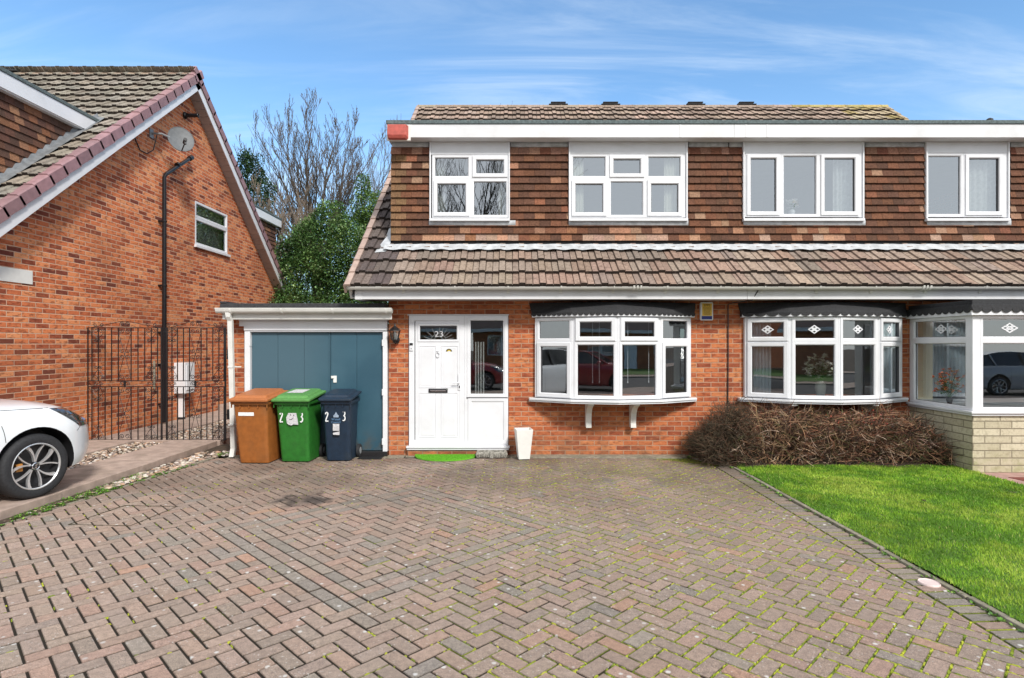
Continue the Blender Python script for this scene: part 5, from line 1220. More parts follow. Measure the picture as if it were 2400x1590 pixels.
# ================================================================ OBJECTS BY THE HOUSE
def rrect(cx, cy, w, d, z, r, n=4):
    P = []
    for sx, sy, a0 in ((1, 1, 0), (-1, 1, 90), (-1, -1, 180), (1, -1, 270)):
        for k_ in range(n+1): a = radians(a0+90*k_/n); P.append((cx+sx*(w/2-r)+cos(a)*r, cy+sy*(d/2-r)+sin(a)*r, z))
    return P
def bin_(lab, loc, rot, w, d, h, mb_, ml, lw=.05):
    t = thing('wheelie_bin', lab, 'wheelie bin', loc, rot, 'wheeled bins in front of the garage'); 
    b = MB(); hb = h*.90
    # local: front faces -Y
    b.loft([rrect(0, .05, w*.72, d*.60, .03, .05), rrect(0, .05, w*.74, d*.62, .015, .045), rrect(0, .045, w*.745, d*.635, .06, .045), rrect(0, .02, w*.80, d*.76, hb*.60, .045), rrect(0, .0, w*.84, d*.84, hb-.045, .045), rrect(0, 0, w*.86, d*.85, hb-.04, .04)], True, True, False)
    b.loft([rrect(0, 0, w*.93, d*.92, hb-.04, .035), rrect(0, 0, w*.95, d*.94, hb-.02, .035), rrect(0, 0, w*.95, d*.94, hb, .035)], True, True, True)
    for fx in (-.26, -.13, 0, .13, .26):
        b.box(fx*w/.58*1.0-.004, fx*w/.58+.004, -d*.445, -d*.41, hb-.085, hb-.04)
    body = fixn(link_mesh('bin_body', b, mb_, t, local=True))
    for p in body.data.polygons: p.use_smooth = False
    l = MB(); dz_ = .075
    def tilt(pts): return [(x, y, z+max(0, (y+d/2)/d)*dz_) for x, y, z in pts]
    l.loft([tilt(rrect(0, -.015, w, d*1.0, hb+.004, .03)), tilt(rrect(0, -.015, w+.01, d+.01, hb+.015, .03)), tilt(rrect(0, -.015, w+.01, d+.01, hb+.038, .03)), tilt(rrect(0, -.015, w-.03, d-.03, hb+.045, .03)),
            tilt(rrect(0, -.01, w-.09, d-.10, hb+.048, .03)), tilt(rrect(0, .0, w-.12, d-.14, hb+.075, .04)), tilt(rrect(0, .01, w-.15, d-.18, hb+.082, .05))], True, True, True)
    l.box(-w*.33, w*.33, d*.40, d*.50, hb+.07, hb+.125); fixn(link_mesh('lid', l, ml, t, local=True, bevel=.004))
    hd_ = MB(); hd_.tube([(-w*.36, d*.44, hb-.02), (-w*.36, d*.54, hb+.0), (w*.36, d*.54, hb+.0), (w*.36, d*.44, hb-.02)], .014, 8); fixn(link_mesh('handle', hd_, mb_, t, local=True))
    for s_ in (-1, 1):
        wh = MB(); wh.lathe([(.02, -.022), (.085, -.024), (.10, -.018), (.10, .018), (.085, .024), (.02, .022)], 20, axis='y'); cx_ = s_*(w*.38+.03)
        wh.v = [(cx_+y_, d*.40+x_, .10+z_) for x_, y_, z_ in wh.v]; wo_ = fixn(link_mesh('wheel', wh, m_rubber, t, local=True))
        hb_ = MB(); hb_.lathe([(.001, s_*.027), (.05, s_*.026), (.055, s_*.02)], 14, axis='y'); hb_.v = [(cx_+y_, d*.40+x_, .10+z_) for x_, y_, z_ in hb_.v]; q = fixn(link_mesh('hub', hb_, m_grey, wo_, local=True)); q.location = (0, 0, 0)
    return t, hb
def stroke(mb, pts, wdt, y=0):
    pts = [Vector(p) for p in pts]; L = []
    for i, p in enumerate(pts):
        t_ = (pts[min(i+1, len(pts)-1)]-pts[max(i-1, 0)]).normalized(); n = Vector((-t_.y, t_.x))*wdt/2*random.uniform(.8, 1.15); L.append([(p.x+n.x, y, p.y+n.y), (p.x-n.x, y, p.y-n.y), (p.x-n.x, y+.004, p.y-n.y), (p.x+n.x, y+.004, p.y+n.y)])
    mb.loft(L, True, True, True)
TWO = [(-.5, .55), (-.42, .85), (-.1, 1), (.25, .9), (.38, .6), (.2, .25), (-.2, -.3), (-.5, -.85), (-.42, -.95), (.1, -.88), (.55, -.92)]
THREE = [(-.5, .85), (-.1, 1), (.3, .85), (.4, .5), (.2, .18), (-.15, .05), (.25, -.05), (.48, -.4), (.3, -.8), (-.05, -.95), (-.5, -.88)]
def digit(shape, cx, cz, s, y, name, par, k_=1.0):
    m_ = MB(); stroke(m_, [(cx+a*s*.55*k_, cz+b*s) for a, b in shape], s*.23, y); fixn(link_mesh(name, m_, m_paintw, par, local=True))
def bface(d, hb, z, dd=.84):   # front face y of the bin body at height z
    f_ = min(1, max(0, (z-.6*hb)/(hb*.4))); return -(d*(.76+.08*f_))/2+.02*(1-f_)
B1, hb = bin_('brown wheelie bin with blank white label, beside the garage drainpipe', (PX(601, 8.38)-.03, 8.56, 0), radians(-3), .575, .72, 1.00, m_orange_bin, m_orange_lid)
m_ = MB(); m_.box(-.17, .055, bface(.72, hb, .72)-.008, bface(.72, hb, .72)+.02, .70, .758); link_mesh('label', m_, m_paintw, B1, local=True)
B2, hb = bin_('green wheelie bin painted 2 and 3 either side of a torn white sticker', (PX(693, 8.5)-.0, 8.66, 0), radians(-2), .56, .70, .99, m_green_bin, m_green_lid)
digit(TWO, -.155, .665, .072, bface(.7, hb, .68)-.010, 'painted_digit', B2); digit(THREE, .135, .668, .072, bface(.7, hb, .68)-.010, 'painted_digit', B2)
m_ = MB(); pts = [(-.075, .58), (-.085, .66), (-.06, .715), (-.05, .755), (-.02, .74), (.0, .76), (.03, .74), (.06, .75), (.065, .70), (.075, .64), (.085, .56), (.02, .565), (-.01, .55), (-.05, .56)]
m_.loft([[(x, bface(.7, hb, .68)-y_, z) for x, z in pts] for y_ in (-.008, .010)], True, True, True); sk = fixn(link_mesh('torn_sticker', m_, m_label, B2, local=True))
m_ = MB()
for x, z in ((-.02, .70), (.025, .695)): m_.box(x-.005, x+.005, bface(.7, hb, .68)-.0125, bface(.7, hb, .68)-.009, z-.008, z+.008)
stroke(m_, [(-.035, .635), (-.01, .632), (.02, .66)], .008, bface(.7, hb, .68)-.013); fixn(link_mesh('ink_mark', m_, m_trim, sk, local=True))
m_ = MB(); m_.poly([(-.16, -.10, hb+.112), (.08, -.10, hb+.112), (.10, .16, hb+.141), (-.12, .16, hb+.141)]); link_mesh('label', m_, m_label, B2, local=True)
B3, hb = bin_('navy blue wheelie bin painted 2 and 3 around a faint council crest', (PX(790, 8.5), 8.68, 0), radians(-1), .475, .56, .99, m_blue_bin, m_blue_bin)
yb3 = bface(.56, hb, .68)-.010
digit(TWO, -.132, .662, .068, yb3, 'painted_digit', B3); digit(THREE, .115, .675, .070, yb3, 'painted_digit', B3)
m_crest = mat('crest_print', (.26, .33, .42), .6, .2, 40); m_crest2 = mat('council_print', (.10, .20, .34), .6, .2, 40)
m_ = MB(); m_.loft([[(-.035, y_, .655), (.035, y_, .655), (.04, y_, .68), (.018, y_, .70), (.0, y_, .735), (-.018, y_, .70), (-.04, y_, .68)] for y_ in (yb3, yb3+.008)], True, True, True); fixn(link_mesh('crest', m_, m_crest, B3, local=True))
for txt, z in (('Walsall', .625), ('Council', .585)):
    o = text_mesh('print', txt, .044, m_crest2, B3, (0, 0, 0)); o.location = (-.002, yb3+.001, z)
m_ = MB(); m_.box(-.045, .045, yb3-.001, yb3+.02, .46, .56); m_.loft([[(-.04, y_, .405), (.047, y_, .40), (.047, y_, .45), (-.045, y_, .43)] for y_ in (yb3+.001, yb3+.02)], True, True, True); fixn(link_mesh('label', m_, m_label, B3, local=True))
# planter
xp_, yp_ = PX(1227, 8.72), 8.73; pl = thing('planter', 'empty tall white tapered planter against the brick wall', 'planter', (xp_, yp_, .012), radians(8))
t = MB()
def sqr(h, z): return [(-h, -h, z), (h, -h, z), (h, h, z), (-h, h, z)]
t.loft([sqr(.082, .0), sqr(.125, .44), sqr(.110, .44), sqr(.100, .30)], True, True, True); fixn(link_mesh('pot', t, m_white_planter, pl, local=True, bevel=.003))
t = MB(); t.poly(sqr(.103, .35)); link_mesh('soil', t, m_soil, pl, local=True)
# mat
t = MB(); cx_, w2, dp_ = PX(1043, 8.8), .475, .42; arc = [(cx_+cos(a)*w2, 8.955-sin(a)*dp_) for a in [pi*i/28 for i in range(29)]]
t.prism(arc, .004, .022); 
rg = random.Random(3)
for _ in range(9000):
    a = rg.uniform(0, pi); q = sqrt(rg.random())*.985; x, y = cx_+cos(a)*w2*q, 8.955-sin(a)*dp_*q; i0 = len(t.v); an = rg.uniform(0, 6.3); t.v += [(x-.0025, y, .021), (x+.0025, y, .021), (x+cos(an)*.006, y+sin(an)*.006, rg.uniform(.030, .038))]; t.f.append((i0, i0+1, i0+2)); t.c.append((1, 1, 1)); t.m.append(0); t.smooth.append(False)
o = fixn(link_mesh('doormat', t, m_mat)); tag(o, 'bright green half-round doormat in front of the white door', 'doormat')
# weathered stone trough
tr = thing('stone_trough', 'small weathered stone trough on the ground right of the green doormat', 'trough', (PX(1152, 8.8), 8.86, .005))
t = MB(); rg = random.Random(9)
t.loft([rrect(0, 0, .40, .17, 0, .03), rrect(0, 0, .42, .19, .03, .03), rrect(0, 0, .43, .20, .07, .03), rrect(0, 0, .42, .19, .09, .03), rrect(0, 0, .36, .13, .09, .02), rrect(0, 0, .34, .11, .04, .02)], True, True, True)
for i in range(15): x = -.19+i*.027; t.box(x, x+.014, -.106, -.09, .012, .062)
t.box(-.028, .028, -.116, -.08, .0, .10)
for s_ in (-1, 1): t.loft([rrect(s_*.20, -.01, .05, .16, 0, .02), rrect(s_*.21, -.01, .065, .18, .05, .025), rrect(s_*.20, -.01, .04, .14, .10, .015)], True, True, True)
fixn(link_mesh('trough_body', t, mat('weathered_stone', (.26, .25, .22), .95, .6, 35, bump=1, bscale=70, grime=.6), tr, local=True, bevel=.006))
# wall lamp
xl, zl = PX(926, 8.92), PZ(783, 8.92); lp = thing('wall_lantern', 'black carriage lantern with clear panes between garage and front door', 'lantern', (xl, YF, zl))
def hexa(r, z, cy=8.90): return [(xl+cos(a)*r, cy+sin(a)*r, z) for a in [pi/6+pi/3*i for i in range(6)]]
t = MB(); t.loft([hexa(.098, zl+.045), hexa(.092, zl+.055), hexa(.035, zl+.105), hexa(.02, zl+.115), hexa(.012, zl+.14), hexa(.004, zl+.16)], True, True, True); fixn(link_mesh('cap', t, m_black, lp))
t = MB(); t.loft([hexa(.04, zl-.10), hexa(.054, zl-.095), hexa(.054, zl-.085)], True, True, True)
for a, b in zip(hexa(.05, zl-.09), hexa(.084, zl+.046)): t.tube([a, b], .0055, 4)
t.tube([(xl, 8.90, zl-.10), (xl, 8.90, zl-.135)], [.03, .012], 8); t.tube([(xl, 8.90, zl-.12), (xl, 8.94, zl-.15), (xl, 9.0, zl-.10), (xl, 9.02, zl-.08)], .011, 6); fixn(link_mesh('lantern_frame', t, m_black, lp))
t = MB(); t.lathe([(.055, 8.995), (.058, 9.0), (.05, 9.028)], 16, xl, zl-.09, axis='y'); fixn(link_mesh('backplate', t, m_black, lp))
t = MB(); t.loft([hexa(.048, zl-.085), hexa(.080, zl+.044)], True); link_mesh('pane', t, m_glass, lp)
t = MB(); t.lathe([(.014, zl-.08), (.014, zl-.04), (.026, zl-.01), (.020, zl+.02), (.002, zl+.035)], 12, xl, 8.90); fixn(link_mesh('bulb', t, m_paintw, lp))
# gold alarm box
xa, za = PX(1659, 8.93), PZ(729.5, 8.93); ab = thing('alarm_box', 'gold and blue alarm box on the brickwork between the two bow windows', 'alarm box', (xa, YF, za))
t = MB(); t.loft([[(x, y, z) for x, y, z in [(xa+a, yy, za+b) for a, b in [(q[0], q[1]) for q in [(p[0], p[1]) for p in rrect(0, 0, w_, h_, 0, .02)]]]] for yy, w_, h_ in ((9.028, .19, .27), (8.985, .198, .282), (8.975, .188, .272))], True, True, True); fixn(link_mesh('case', t, m_upvc, ab))
t = MB(); t.box(xa-.072, xa+.076, 8.970, 8.9745, za-.07, za+.118); link_mesh('gold_panel', t, m_yellow, ab, bevel=.001)
t = MB(); t.box(xa-.08, xa+.08, 8.970, 8.9745, za-.125, za-.074); link_mesh('blue_panel', t, m_navy, ab, bevel=.001)
text_mesh('lettering', 'EPPS', .052, m_darkink, ab, (xa+.002, 8.9695, za+.088), ext=.001)
t = MB(); rg = random.Random(2)
for i in range(7):
    z = za+.052-i*.017; hw = rg.uniform(.035, .058); x = xa-hw
    while x < xa+hw: l = rg.uniform(.006, .016); t.box(x, x+l, 8.9685, 8.9695, z-.0035, z+.0035); x += l+.004
link_mesh('small_print', t, m_darkink, ab)
# red alarm box on the dormer fascia
x0_, x1_, z0_, z1_ = PX(909, 9.02), PX(961, 9.02), PZ(327, 9.02), PZ(294, 9.02); ra = thing('alarm_box', 'faded red alarm box on the left end of the dormer fascia', 'alarm box', ((x0_+x1_)/2, 9.09, z0_))
t = MB(); t.box(x0_-.02, x1_+.0, 9.055, 9.089, z0_-.005, z1_+.02); link_mesh('backplate', t, m_white_planter, ra, bevel=.004)
t = MB(); t.loft([[(x0_-.005, 9.054, z0_+.03), (x1_-.03, 9.054, z0_+.03), (x1_-.03, 9.054, z1_+.005), (x0_-.005, 9.054, z1_+.005)], [(x0_, 8.98, z0_+.055), (x1_-.06, 8.98, z0_+.055), (x1_-.06, 8.98, z1_), (x0_, 8.98, z1_)]], True, True, True)
t.loft([[(x0_, 8.98, z0_+.053), (x1_-.06, 8.98, z0_+.053), (x1_-.03, 9.054, z0_+.028), (x0_-.005, 9.054, z0_+.028)], [(x0_+.02, 9.00, z0_+.015), (x1_-.08, 9.00, z0_+.015), (x1_-.05, 9.05, z0_), (x0_+.01, 9.05, z0_)]], True, True, True); fixn(link_mesh('case', t, m_redbox, ra, bevel=.004))
# cable down the wall
t = MB(); xc = PX(1707, 9.0); t.tube([(xc+.28, 8.575, 2.50), (xc+.20, 8.6, 2.36), (xc+.02, 8.95, 2.34), (xc, 9.012, 2.32), (xc+.004, 9.014, 1.6), (xc-.005, 9.014, .45)], .009, 6); o = fixn(link_mesh('cable', t, m_trim)); tag(o, 'black cable running down the brickwork between the two bow windows', 'cable')
# manhole edging
mh = thing('manhole_cover', 'square recessed manhole cover with thin metal rim in the driveway', 'manhole cover', (-3.88, 5.87, 0)); t = MB(); q = [(-4.22, 5.56), (-3.60, 5.52), (-3.53, 6.18), (-4.12, 6.22)]
t.loft([[(x, y, z) for x, y in pp] for pp, z in ((q, -.01), (q, .004), ([(x+(-3.87-x)*.022, y+(5.87-y)*.022) for x, y in q], .004), ([(x+(-3.87-x)*.022, y+(5.87-y)*.022) for x, y in q], -.01))], True); fixn(link_mesh('rim', t, mat('rusty_rim', (.045, .035, .015), .8, .4, 40), mh))
t = MB(); t.lathe([(.001, .010), (.062, .011), (.066, .016), (.07, .008), (.07, .0)], 24, 2.985, 4.19); o = fixn(link_mesh('plastic_lid', t, mat('pinkish_white', (.62, .50, .48), .5, .1))); tag(o, 'pinkish white round lid lying on the paving beside the lawn edge', 'lid')

# ---- vases and ornament
def flower_vase(lab, cx, cy, zb, hv, rv, mv, fl, spread, hh, petal, seed, cat='vase'):
    rg = random.Random(seed); t_ = thing('flower_vase', lab, cat, (cx, cy, zb)); v = MB(); v.sm = True
    v.lathe([(rv*.62, zb), (rv*.8, zb+hv*.25), (rv, zb+hv*.6), (rv*.95, zb+hv*.8), (rv*.5, zb+hv*.96), (rv*.55, zb+hv)], 18, cx, cy); fixn(link_mesh('vase', v, mv, t_))
    s_ = MB(); f_ = MB(); lf_ = MB()
    for _ in range(fl):
        a = rg.uniform(0, 6.28); q = spread*sqrt(rg.random()); tx, ty = cx+cos(a)*q, cy+sin(a)*q*.5; tz = zb+hv+hh*rg.uniform(.15, 1)*(1-.3*q/spread)
        s_.tube([(cx, cy, zb+hv*.9), ((cx+tx)/2, (cy+ty)/2, zb+hv+(tz-zb-hv)*.6), (tx, ty, tz)], .002, 3)
        for k_ in range(7):
            b = rg.uniform(0, 6.28); e_ = rg.uniform(-.5, 1.1); leafq(f_, (tx, ty, tz), petal*rg.uniform(.7, 1.2), petal*.8, (cos(b), sin(b), e_), (0, 0, 1), rc(rg.choice(mvcols), .1))
        for k_ in range(2): b = rg.uniform(0, 6.28); leafq(lf_, (cx+(tx-cx)*.6, cy+(ty-cy)*.6, zb+hv+(tz-zb-hv)*.5), petal*1.3, petal*.4, (cos(b), sin(b), .3), (0, 0, 1), (.10, .22, .06))
    fixn(link_mesh('stem', s_, m_bark if False else m_green_bin, t_)); link_mesh('flowers', f_, m_leafm, t_); link_mesh('leaves', lf_, m_leafm, t_)
mvcols = [(.82, .82, .76), (.75, .76, .66)]
flower_vase('pale stone vase of white flowers behind the second bow window', PX(1923, 8.80), 8.80, .905, .26, .078, mat('vase_stone', (.62, .62, .56), .6, .15), 46, .24, .42, .060, 4)
mvcols = [(.75, .25, .06), (.80, .32, .22), (.62, .09, .03), (.80, .42, .12)]
flower_vase('orange and red flowers standing in the side pane of the bay', PX(2222, 8.35)+.02, 8.35, .86, .10, .04, m_trim, 60, .22, .45, .040, 6)
mvcols = [(.82, .82, .80)]
flower_vase('white flower ornament on the sill of the three-pane bedroom window', PX(1856, 9.38), 9.385, PZ(505, 9.38), .09, .05, m_paintw, 26, .085, .17, .055, 8, 'ornament')

# ================================================================ PLANTS
random.seed(31)
def grow(mb, p, d, L, r, depth, rg, col, spread=.5, up=.25, kids=(2, 3), shrink=.72, nseg=4, wob=.12, rmin=.003, tips=None, side=True):
    pts = [p.copy()]; rad = [r]; q = p.copy(); dd = d.normalized(); r1 = max(rmin, r*.62)
    for i in range(nseg):
        dd = (dd+Vector((rg.gauss(0, wob), rg.gauss(0, wob), rg.gauss(0, wob)+up*.12))).normalized(); q = q+dd*L/nseg; pts.append(q.copy()); rad.append(r+(r1-r)*(i+1)/nseg)
    mb.tube(pts, rad, 6 if r > .03 else (4 if r > .01 else 3), rc(col, .12, rg), False)
    if depth <= 0:
        if tips is not None: tips.append((q, dd))
        return
    n = rg.randint(*kids)
    for k_ in range(n):
        a = rg.uniform(0, 6.28); e = Vector((cos(a), sin(a), rg.uniform(-.3, .6))); nd = (dd+e*spread*rg.uniform(.6, 1.2)+Vector((0, 0, up))).normalized()
        grow(mb, q, nd, L*shrink*rg.uniform(.75, 1.2), r1*rg.uniform(.7, .95), depth-1, rg, col, spread, up, kids, shrink, nseg, wob, rmin, tips, side)
    if side:
        for i in range(1, nseg):
            if rg.random() < .55:
                a = rg.uniform(0, 6.28); nd = (dd+Vector((cos(a), sin(a), .3))*spread*1.5+Vector((0, 0, up))).normalized(); grow(mb, pts[i], nd, L*shrink*.7*rg.uniform(.6, 1.1), rad[i]*.5, min(depth-1, 2), rg, col, spread, up, kids, shrink, nseg, wob, rmin, tips, False)
def bare_tree(lab, px, Y, stems, seed, col=(.075, .058, .045), group='bare trees beyond the houses', hf=1.7):
    rg = random.Random(seed); x0 = PX(px, Y); t_ = thing('bare_tree', lab, 'tree', (x0, Y, 0), group=group)
    tr_ = MB(); tr_.tube([(x0, Y, -.1), (x0+.05, Y, .8), (x0, Y, hf*.7), (x0, Y, hf+.5)], [.34, .26, .22, .16], 10, (.10, .085, .07)); fixn(link_mesh('trunk', tr_, m_bark, t_))
    br = MB()
    for (tx, tz, r, dep) in stems:      # tx: photo column of the tip, tz: photo row of the tip
        P = Vector((x0+rg.uniform(-.3, .3), Y+rg.uniform(-.2, .2), hf+rg.uniform(0, .8))); Q = Vector((PX(tx, Y), Y+rg.uniform(-1.5, 1.5), PZ(tz+78, Y))); H_ = (Q-P).length
        pts = []; n = 12
        for i in range(n+1):
            f_ = i/n; b = P.lerp(Q, f_); b.x = P.x+(Q.x-P.x)*(f_**1.12)+.16*sin(f_*7+r*90)*f_; b.y += .25*sin(f_*5+tx); pts.append(b)
        rad = [max(.012, r*.62*(1-.90*(i/n)**.75)) for i in range(n+1)]; br.tube(pts, rad, 6, rc(col, .15, rg), False)
        for i in range(3, n+1):
            for _ in range(rg.choice((1, 2, 2, 3))):
                dd = (pts[i]-pts[i-1]).normalized(); a = rg.uniform(0, 6.28); nd = (dd*.9+Vector((cos(a)*.5, sin(a)*.4, .18))).normalized()
                grow(br, pts[i], nd, H_*rg.uniform(.09, .19)*(1.55-1.1*i/n), rad[i]*.55, dep, rg, col, .32, .26, (1, 3), .72, 4, .09, .0065)
    link_mesh('crown', br, m_bark, t_)
bare_tree('large multi-stemmed bare tree above the evergreen hedge between the houses', 745, 24, [(540, 255, .10, 2), (590, 290, .10, 2), (560, 300, .09, 2), (648, 235, .11, 2), (668, 214, .14, 3), (635, 260, .10, 2), (730, 205, .15, 3), (782, 212, .14, 3), (815, 218, .13, 3), (700, 300, .10, 2), (858, 290, .12, 3), (890, 310, .09, 2), (760, 300, .10, 3), (840, 360, .09, 2), (630, 400, .08, 3), (580, 400, .07, 2), (560, 340, .08, 2), (905, 380, .07, 2), (875, 250, .09, 2)], 5, hf=4.4)
bare_tree('slender bare tree whose twigs show behind the red alarm box', 890, 27, [(880, 300, .08, 2), (905, 285, .08, 2), (925, 300, .08, 2), (850, 330, .07, 2), (868, 380, .07, 2)], 8, (.10, .08, .065))
bare_tree('bare tree whose twig tips rise above the main ridge', 1195, 34, [(1150, 243, .06, 1), (1185, 232, .06, 2), (1200, 226, .06, 2), (1225, 232, .06, 2), (1246, 228, .06, 2)], 12, (.10, .085, .07))
bare_tree('pale twiggy bare tree low between the left gable and the laurel', 665, 19.5, [(620, 430, .05, 3), (640, 400, .05, 3), (660, 410, .06, 3), (690, 380, .05, 3), (700, 430, .05, 3), (725, 440, .05, 3), (625, 500, .05, 3), (680, 470, .05, 3)], 15, (.17, .135, .105))
def evergreen(name, lab, lobes, n, seed, leaf=(.045, .085), cols=None, group=None, base=None, cat='tree', stem=True):
    rg = random.Random(seed); cx = sum(l[0] for l in lobes)/len(lobes); cy = sum(l[1] for l in lobes)/len(lobes)
    t_ = thing(name, lab, cat, (cx, cy, 0), group=group); lv = MB(); cols = cols or [(.03, .075, .022), (.06, .135, .038), (.11, .215, .06), (.20, .32, .10), (.36, .47, .24)]
    tot = sum(l[3]*l[4] for l in lobes); st = MB()
    if stem:
        for l in lobes:
            for _ in range(1): st.tube([(cx+rg.uniform(-.4, .4), cy+rg.uniform(-.2, .2), -.05), ((cx+l[0])/2, (cy+l[1])/2, l[2]*.4), (l[0]+rg.uniform(-.3, .3)*l[3], l[1], l[2]+.2*l[4])], [.07, .05, .02], 6, (.10, .08, .055))
        fixn(link_mesh('trunk', st, m_bark, t_))
    for (x, y, z, rx, rz) in lobes:
        m_ = int(n*rx*rz/tot)
        for _ in range(m_):
            a = rg.uniform(0, 6.283); c = rg.uniform(-1, 1); s_ = sqrt(1-c*c); q = rg.random()**.28
            nn = mnoise.noise(Vector((cos(a)*s_*2+x, sin(a)*s_*2, c*2+z)))*.5
            q *= 1+nn*.75; p = Vector((x+cos(a)*s_*rx*q, y+sin(a)*s_*rx*q*.8, z+c*rz*q))
            cl = mnoise.noise(p*1.9)
            if cl < -.30 and rg.random() < .6: continue
            if p.z < .05: continue
            k_ = cl*2.6+rg.gauss(0, .8)+2; col = cols[int(max(0, min(len(cols)-1, k_)))]
            out = Vector((cos(a)*s_, sin(a)*s_, c+.3)); L = rg.uniform(*leaf)
            d = (out*.5+Vector((rg.gauss(0, 1), rg.gauss(0, 1), rg.gauss(0, .7)))).normalized(); leafq(lv, p, L, L*.72, d, (rg.gauss(0, .5), rg.gauss(0, .5), 1), rc(col, .2, rg))
    link_mesh('foliage', lv, m_leafm, t_); return t_
Y = 18.0; q = lambda px, py, yy=18.0: (PX(px, yy), yy, PZ(py, yy))
def lob(px, py, rx, rz, yy=18.0): x, y, z = q(px, py, yy); return (x, y, z, rx, rz)
evergreen('laurel_tree', 'dense glossy evergreen filling the gap between the two houses', [lob(770, 590, 1.2, 1.1), lob(700, 650, 1.0, 1.0), lob(830, 620, 1.1, 1.2), lob(740, 715, 1.5, .9), lob(830, 720, 1.4, 1.0), lob(680, 740, 1.0, .7), lob(900, 690, 1.0, 1.2), lob(775, 515, .65, .6), lob(680, 605, .5, .6), lob(720, 560, .5, .6)], 80000, 3, (.045, .085))
evergreen('holly_tree', 'looser upright evergreen against the verge of the house with red box', [lob(870, 490, .7, .6, 19), lob(890, 530, .8, .8, 19), lob(835, 540, .6, .6, 19), lob(900, 600, .9, 1.0, 19), lob(850, 440, .28, .45, 19)], 17000, 4, (.045, .085), cols=[(.035, .085, .02), (.065, .14, .03), (.12, .21, .05), (.20, .30, .09)])
evergreen('ivy_covered_tree', 'small ivy covered tree behind the left gable verge', [lob(590, 410, .5, .8, 22), lob(610, 455, .6, .7, 22), lob(575, 380, .3, .5, 22)], 5000, 5, (.05, .10), cols=[(.03, .07, .03), (.05, .11, .04), (.02, .05, .02)])
# hedge shrubs in front of the neighbour's bow window
def twiggy(name, lab, bases, n, seed, cols, H_, ext, thick=None, yc=8.55, droop=.5, group=None):
    rg = random.Random(seed); cx = sum(b[0] for b in bases)/len(bases); t_ = thing(name, lab, 'shrub', (cx, yc, 0), group=group); tw = MB()
    def inside(p):
        # hump profile of the clipped mass
        zz = H_(p.x); return p.z < zz and ext[0] < p.x < ext[1] and 8.06 < p.y < 9.0
    for _ in range(n):
        b = rg.choice(bases); x = rg.uniform(*ext); p = Vector((x, rg.uniform(8.12, 8.95), rg.uniform(.03, max(.1, H_(x)))))
        if p.z > H_(x)*sqrt(max(.02, 1-((8.55-p.y)/.55)**2*.55)): continue
        out = Vector((p.x-b[0], p.y-8.62, .25)).normalized(); d = (out*.6+Vector((rg.gauss(0, .7), rg.gauss(0, .6)-.12, rg.gauss(0, .6)))).normalized()
        L = rg.uniform(.07, .30); r = rg.uniform(.0018, .0050); pts = [p]; c = rc(rg.choice(cols), .3, rg)
        for i in range(4):
            d = (d+Vector((rg.gauss(0, .28), rg.gauss(0, .28), rg.gauss(0, .22)-droop*.06))).normalized(); qn = pts[-1]+d*L/4
            if qn.z < .02 or qn.y > 9.0: break
            pts.append(qn)
        if len(pts) < 3: continue
        tw.tube(pts, [r*(1-.6*i/len(pts)) for i in range(len(pts))], 3, c, False)
        if rg.random() < .5:
            m_ = pts[len(pts)//2]; e = (d+Vector((rg.gauss(0, 1), rg.gauss(0, 1), rg.gauss(0, .8)))).normalized(); tw.tube([m_, m_+e*L*.2, m_+e*L*.35+Vector((0, 0, -.01))], [r*.7, r*.6, r*.4], 3, c, False)
    for _ in range(n//38):
        x = rg.uniform(ext[0]+.1, ext[1]-.15); z = H_(x)*rg.uniform(.75, 1.0); p = Vector((x, rg.uniform(8.15, 8.8), z)); d = Vector((rg.gauss(0, .9), rg.gauss(-.1, .3), rg.uniform(.05, .8))).normalized(); pts = [p]
        for i in range(5): d = (d+Vector((rg.gauss(0, .15), rg.gauss(0, .1), -.10))).normalized(); pts.append(pts[-1]+d*rg.uniform(.03, .06))
        if max(q_.y for q_ in pts) > 9: continue
        tw.tube(pts, [.0036*(1-.12*i) for i in range(6)], 3, rc(rg.choice(cols[:4]), .3, rg), False)
    link_mesh('twigs', tw, m_bark, t_)
    if thick:
        br = MB()
        for (bx, by, tx, tz, r) in thick:
            P = Vector((bx, by, .0)); Q = Vector((tx, by-.12+rg.uniform(-.05, .1), tz)); pts = []
            for i in range(7): f_ = i/6; p = P.lerp(Q, f_); p += Vector((rg.gauss(0, .006), rg.gauss(0, .01), 0)); pts.append(p)
            br.tube(pts, [r*(1-.65*i/6) for i in range(7)], 6, rc((.34, .22, .12), .15, rg), False)
            for i in range(2, 7):
                for _ in range(2): a = rg.choice((-1, 1)); grow(br, pts[i], Vector((a*rg.uniform(.4, 1), rg.uniform(-.5, .1), rg.uniform(.1, .9))), rg.uniform(.06, .16), r*.42, 1, rg, (.32, .21, .12), .5, .1, (1, 2), .7, 3, .12, .0012)
        link_mesh('branches', br, m_bark, t_)
    return t_, tw
BR = [(.08, .030, .018), (.21, .085, .048), (.045, .020, .013), (.36, .21, .12), (.028, .015, .010), (.46, .33, .24), (.04, .024, .010), (.12, .055, .03), (.08, .08, .025), (.05, .025, .015)]
twiggy('bare_shrub', 'bare shrub with pale thick branches under the left half of the bow window', [(3.5, 8.6), (3.75, 8.6)], 3300, 41, BR, lambda x: .74*min(1, max(0, (x-2.95)/.35))+.16*mnoise.noise(Vector((x*3.1, 4, 0))), (3.0, 4.25),
       [(3.62, 8.32, 3.45, .82, .014), (3.70, 8.30, 4.02, .52, .014), (3.78, 8.34, 4.12, .36, .010), (3.55, 8.35, 3.0, .28, .008), (3.66, 8.3, 3.72, .60, .009), (3.8, 8.32, 3.88, .70, .010), (3.6, 8.34, 3.2, .55, .008), (3.72, 8.4, 4.2, .75, .009)])
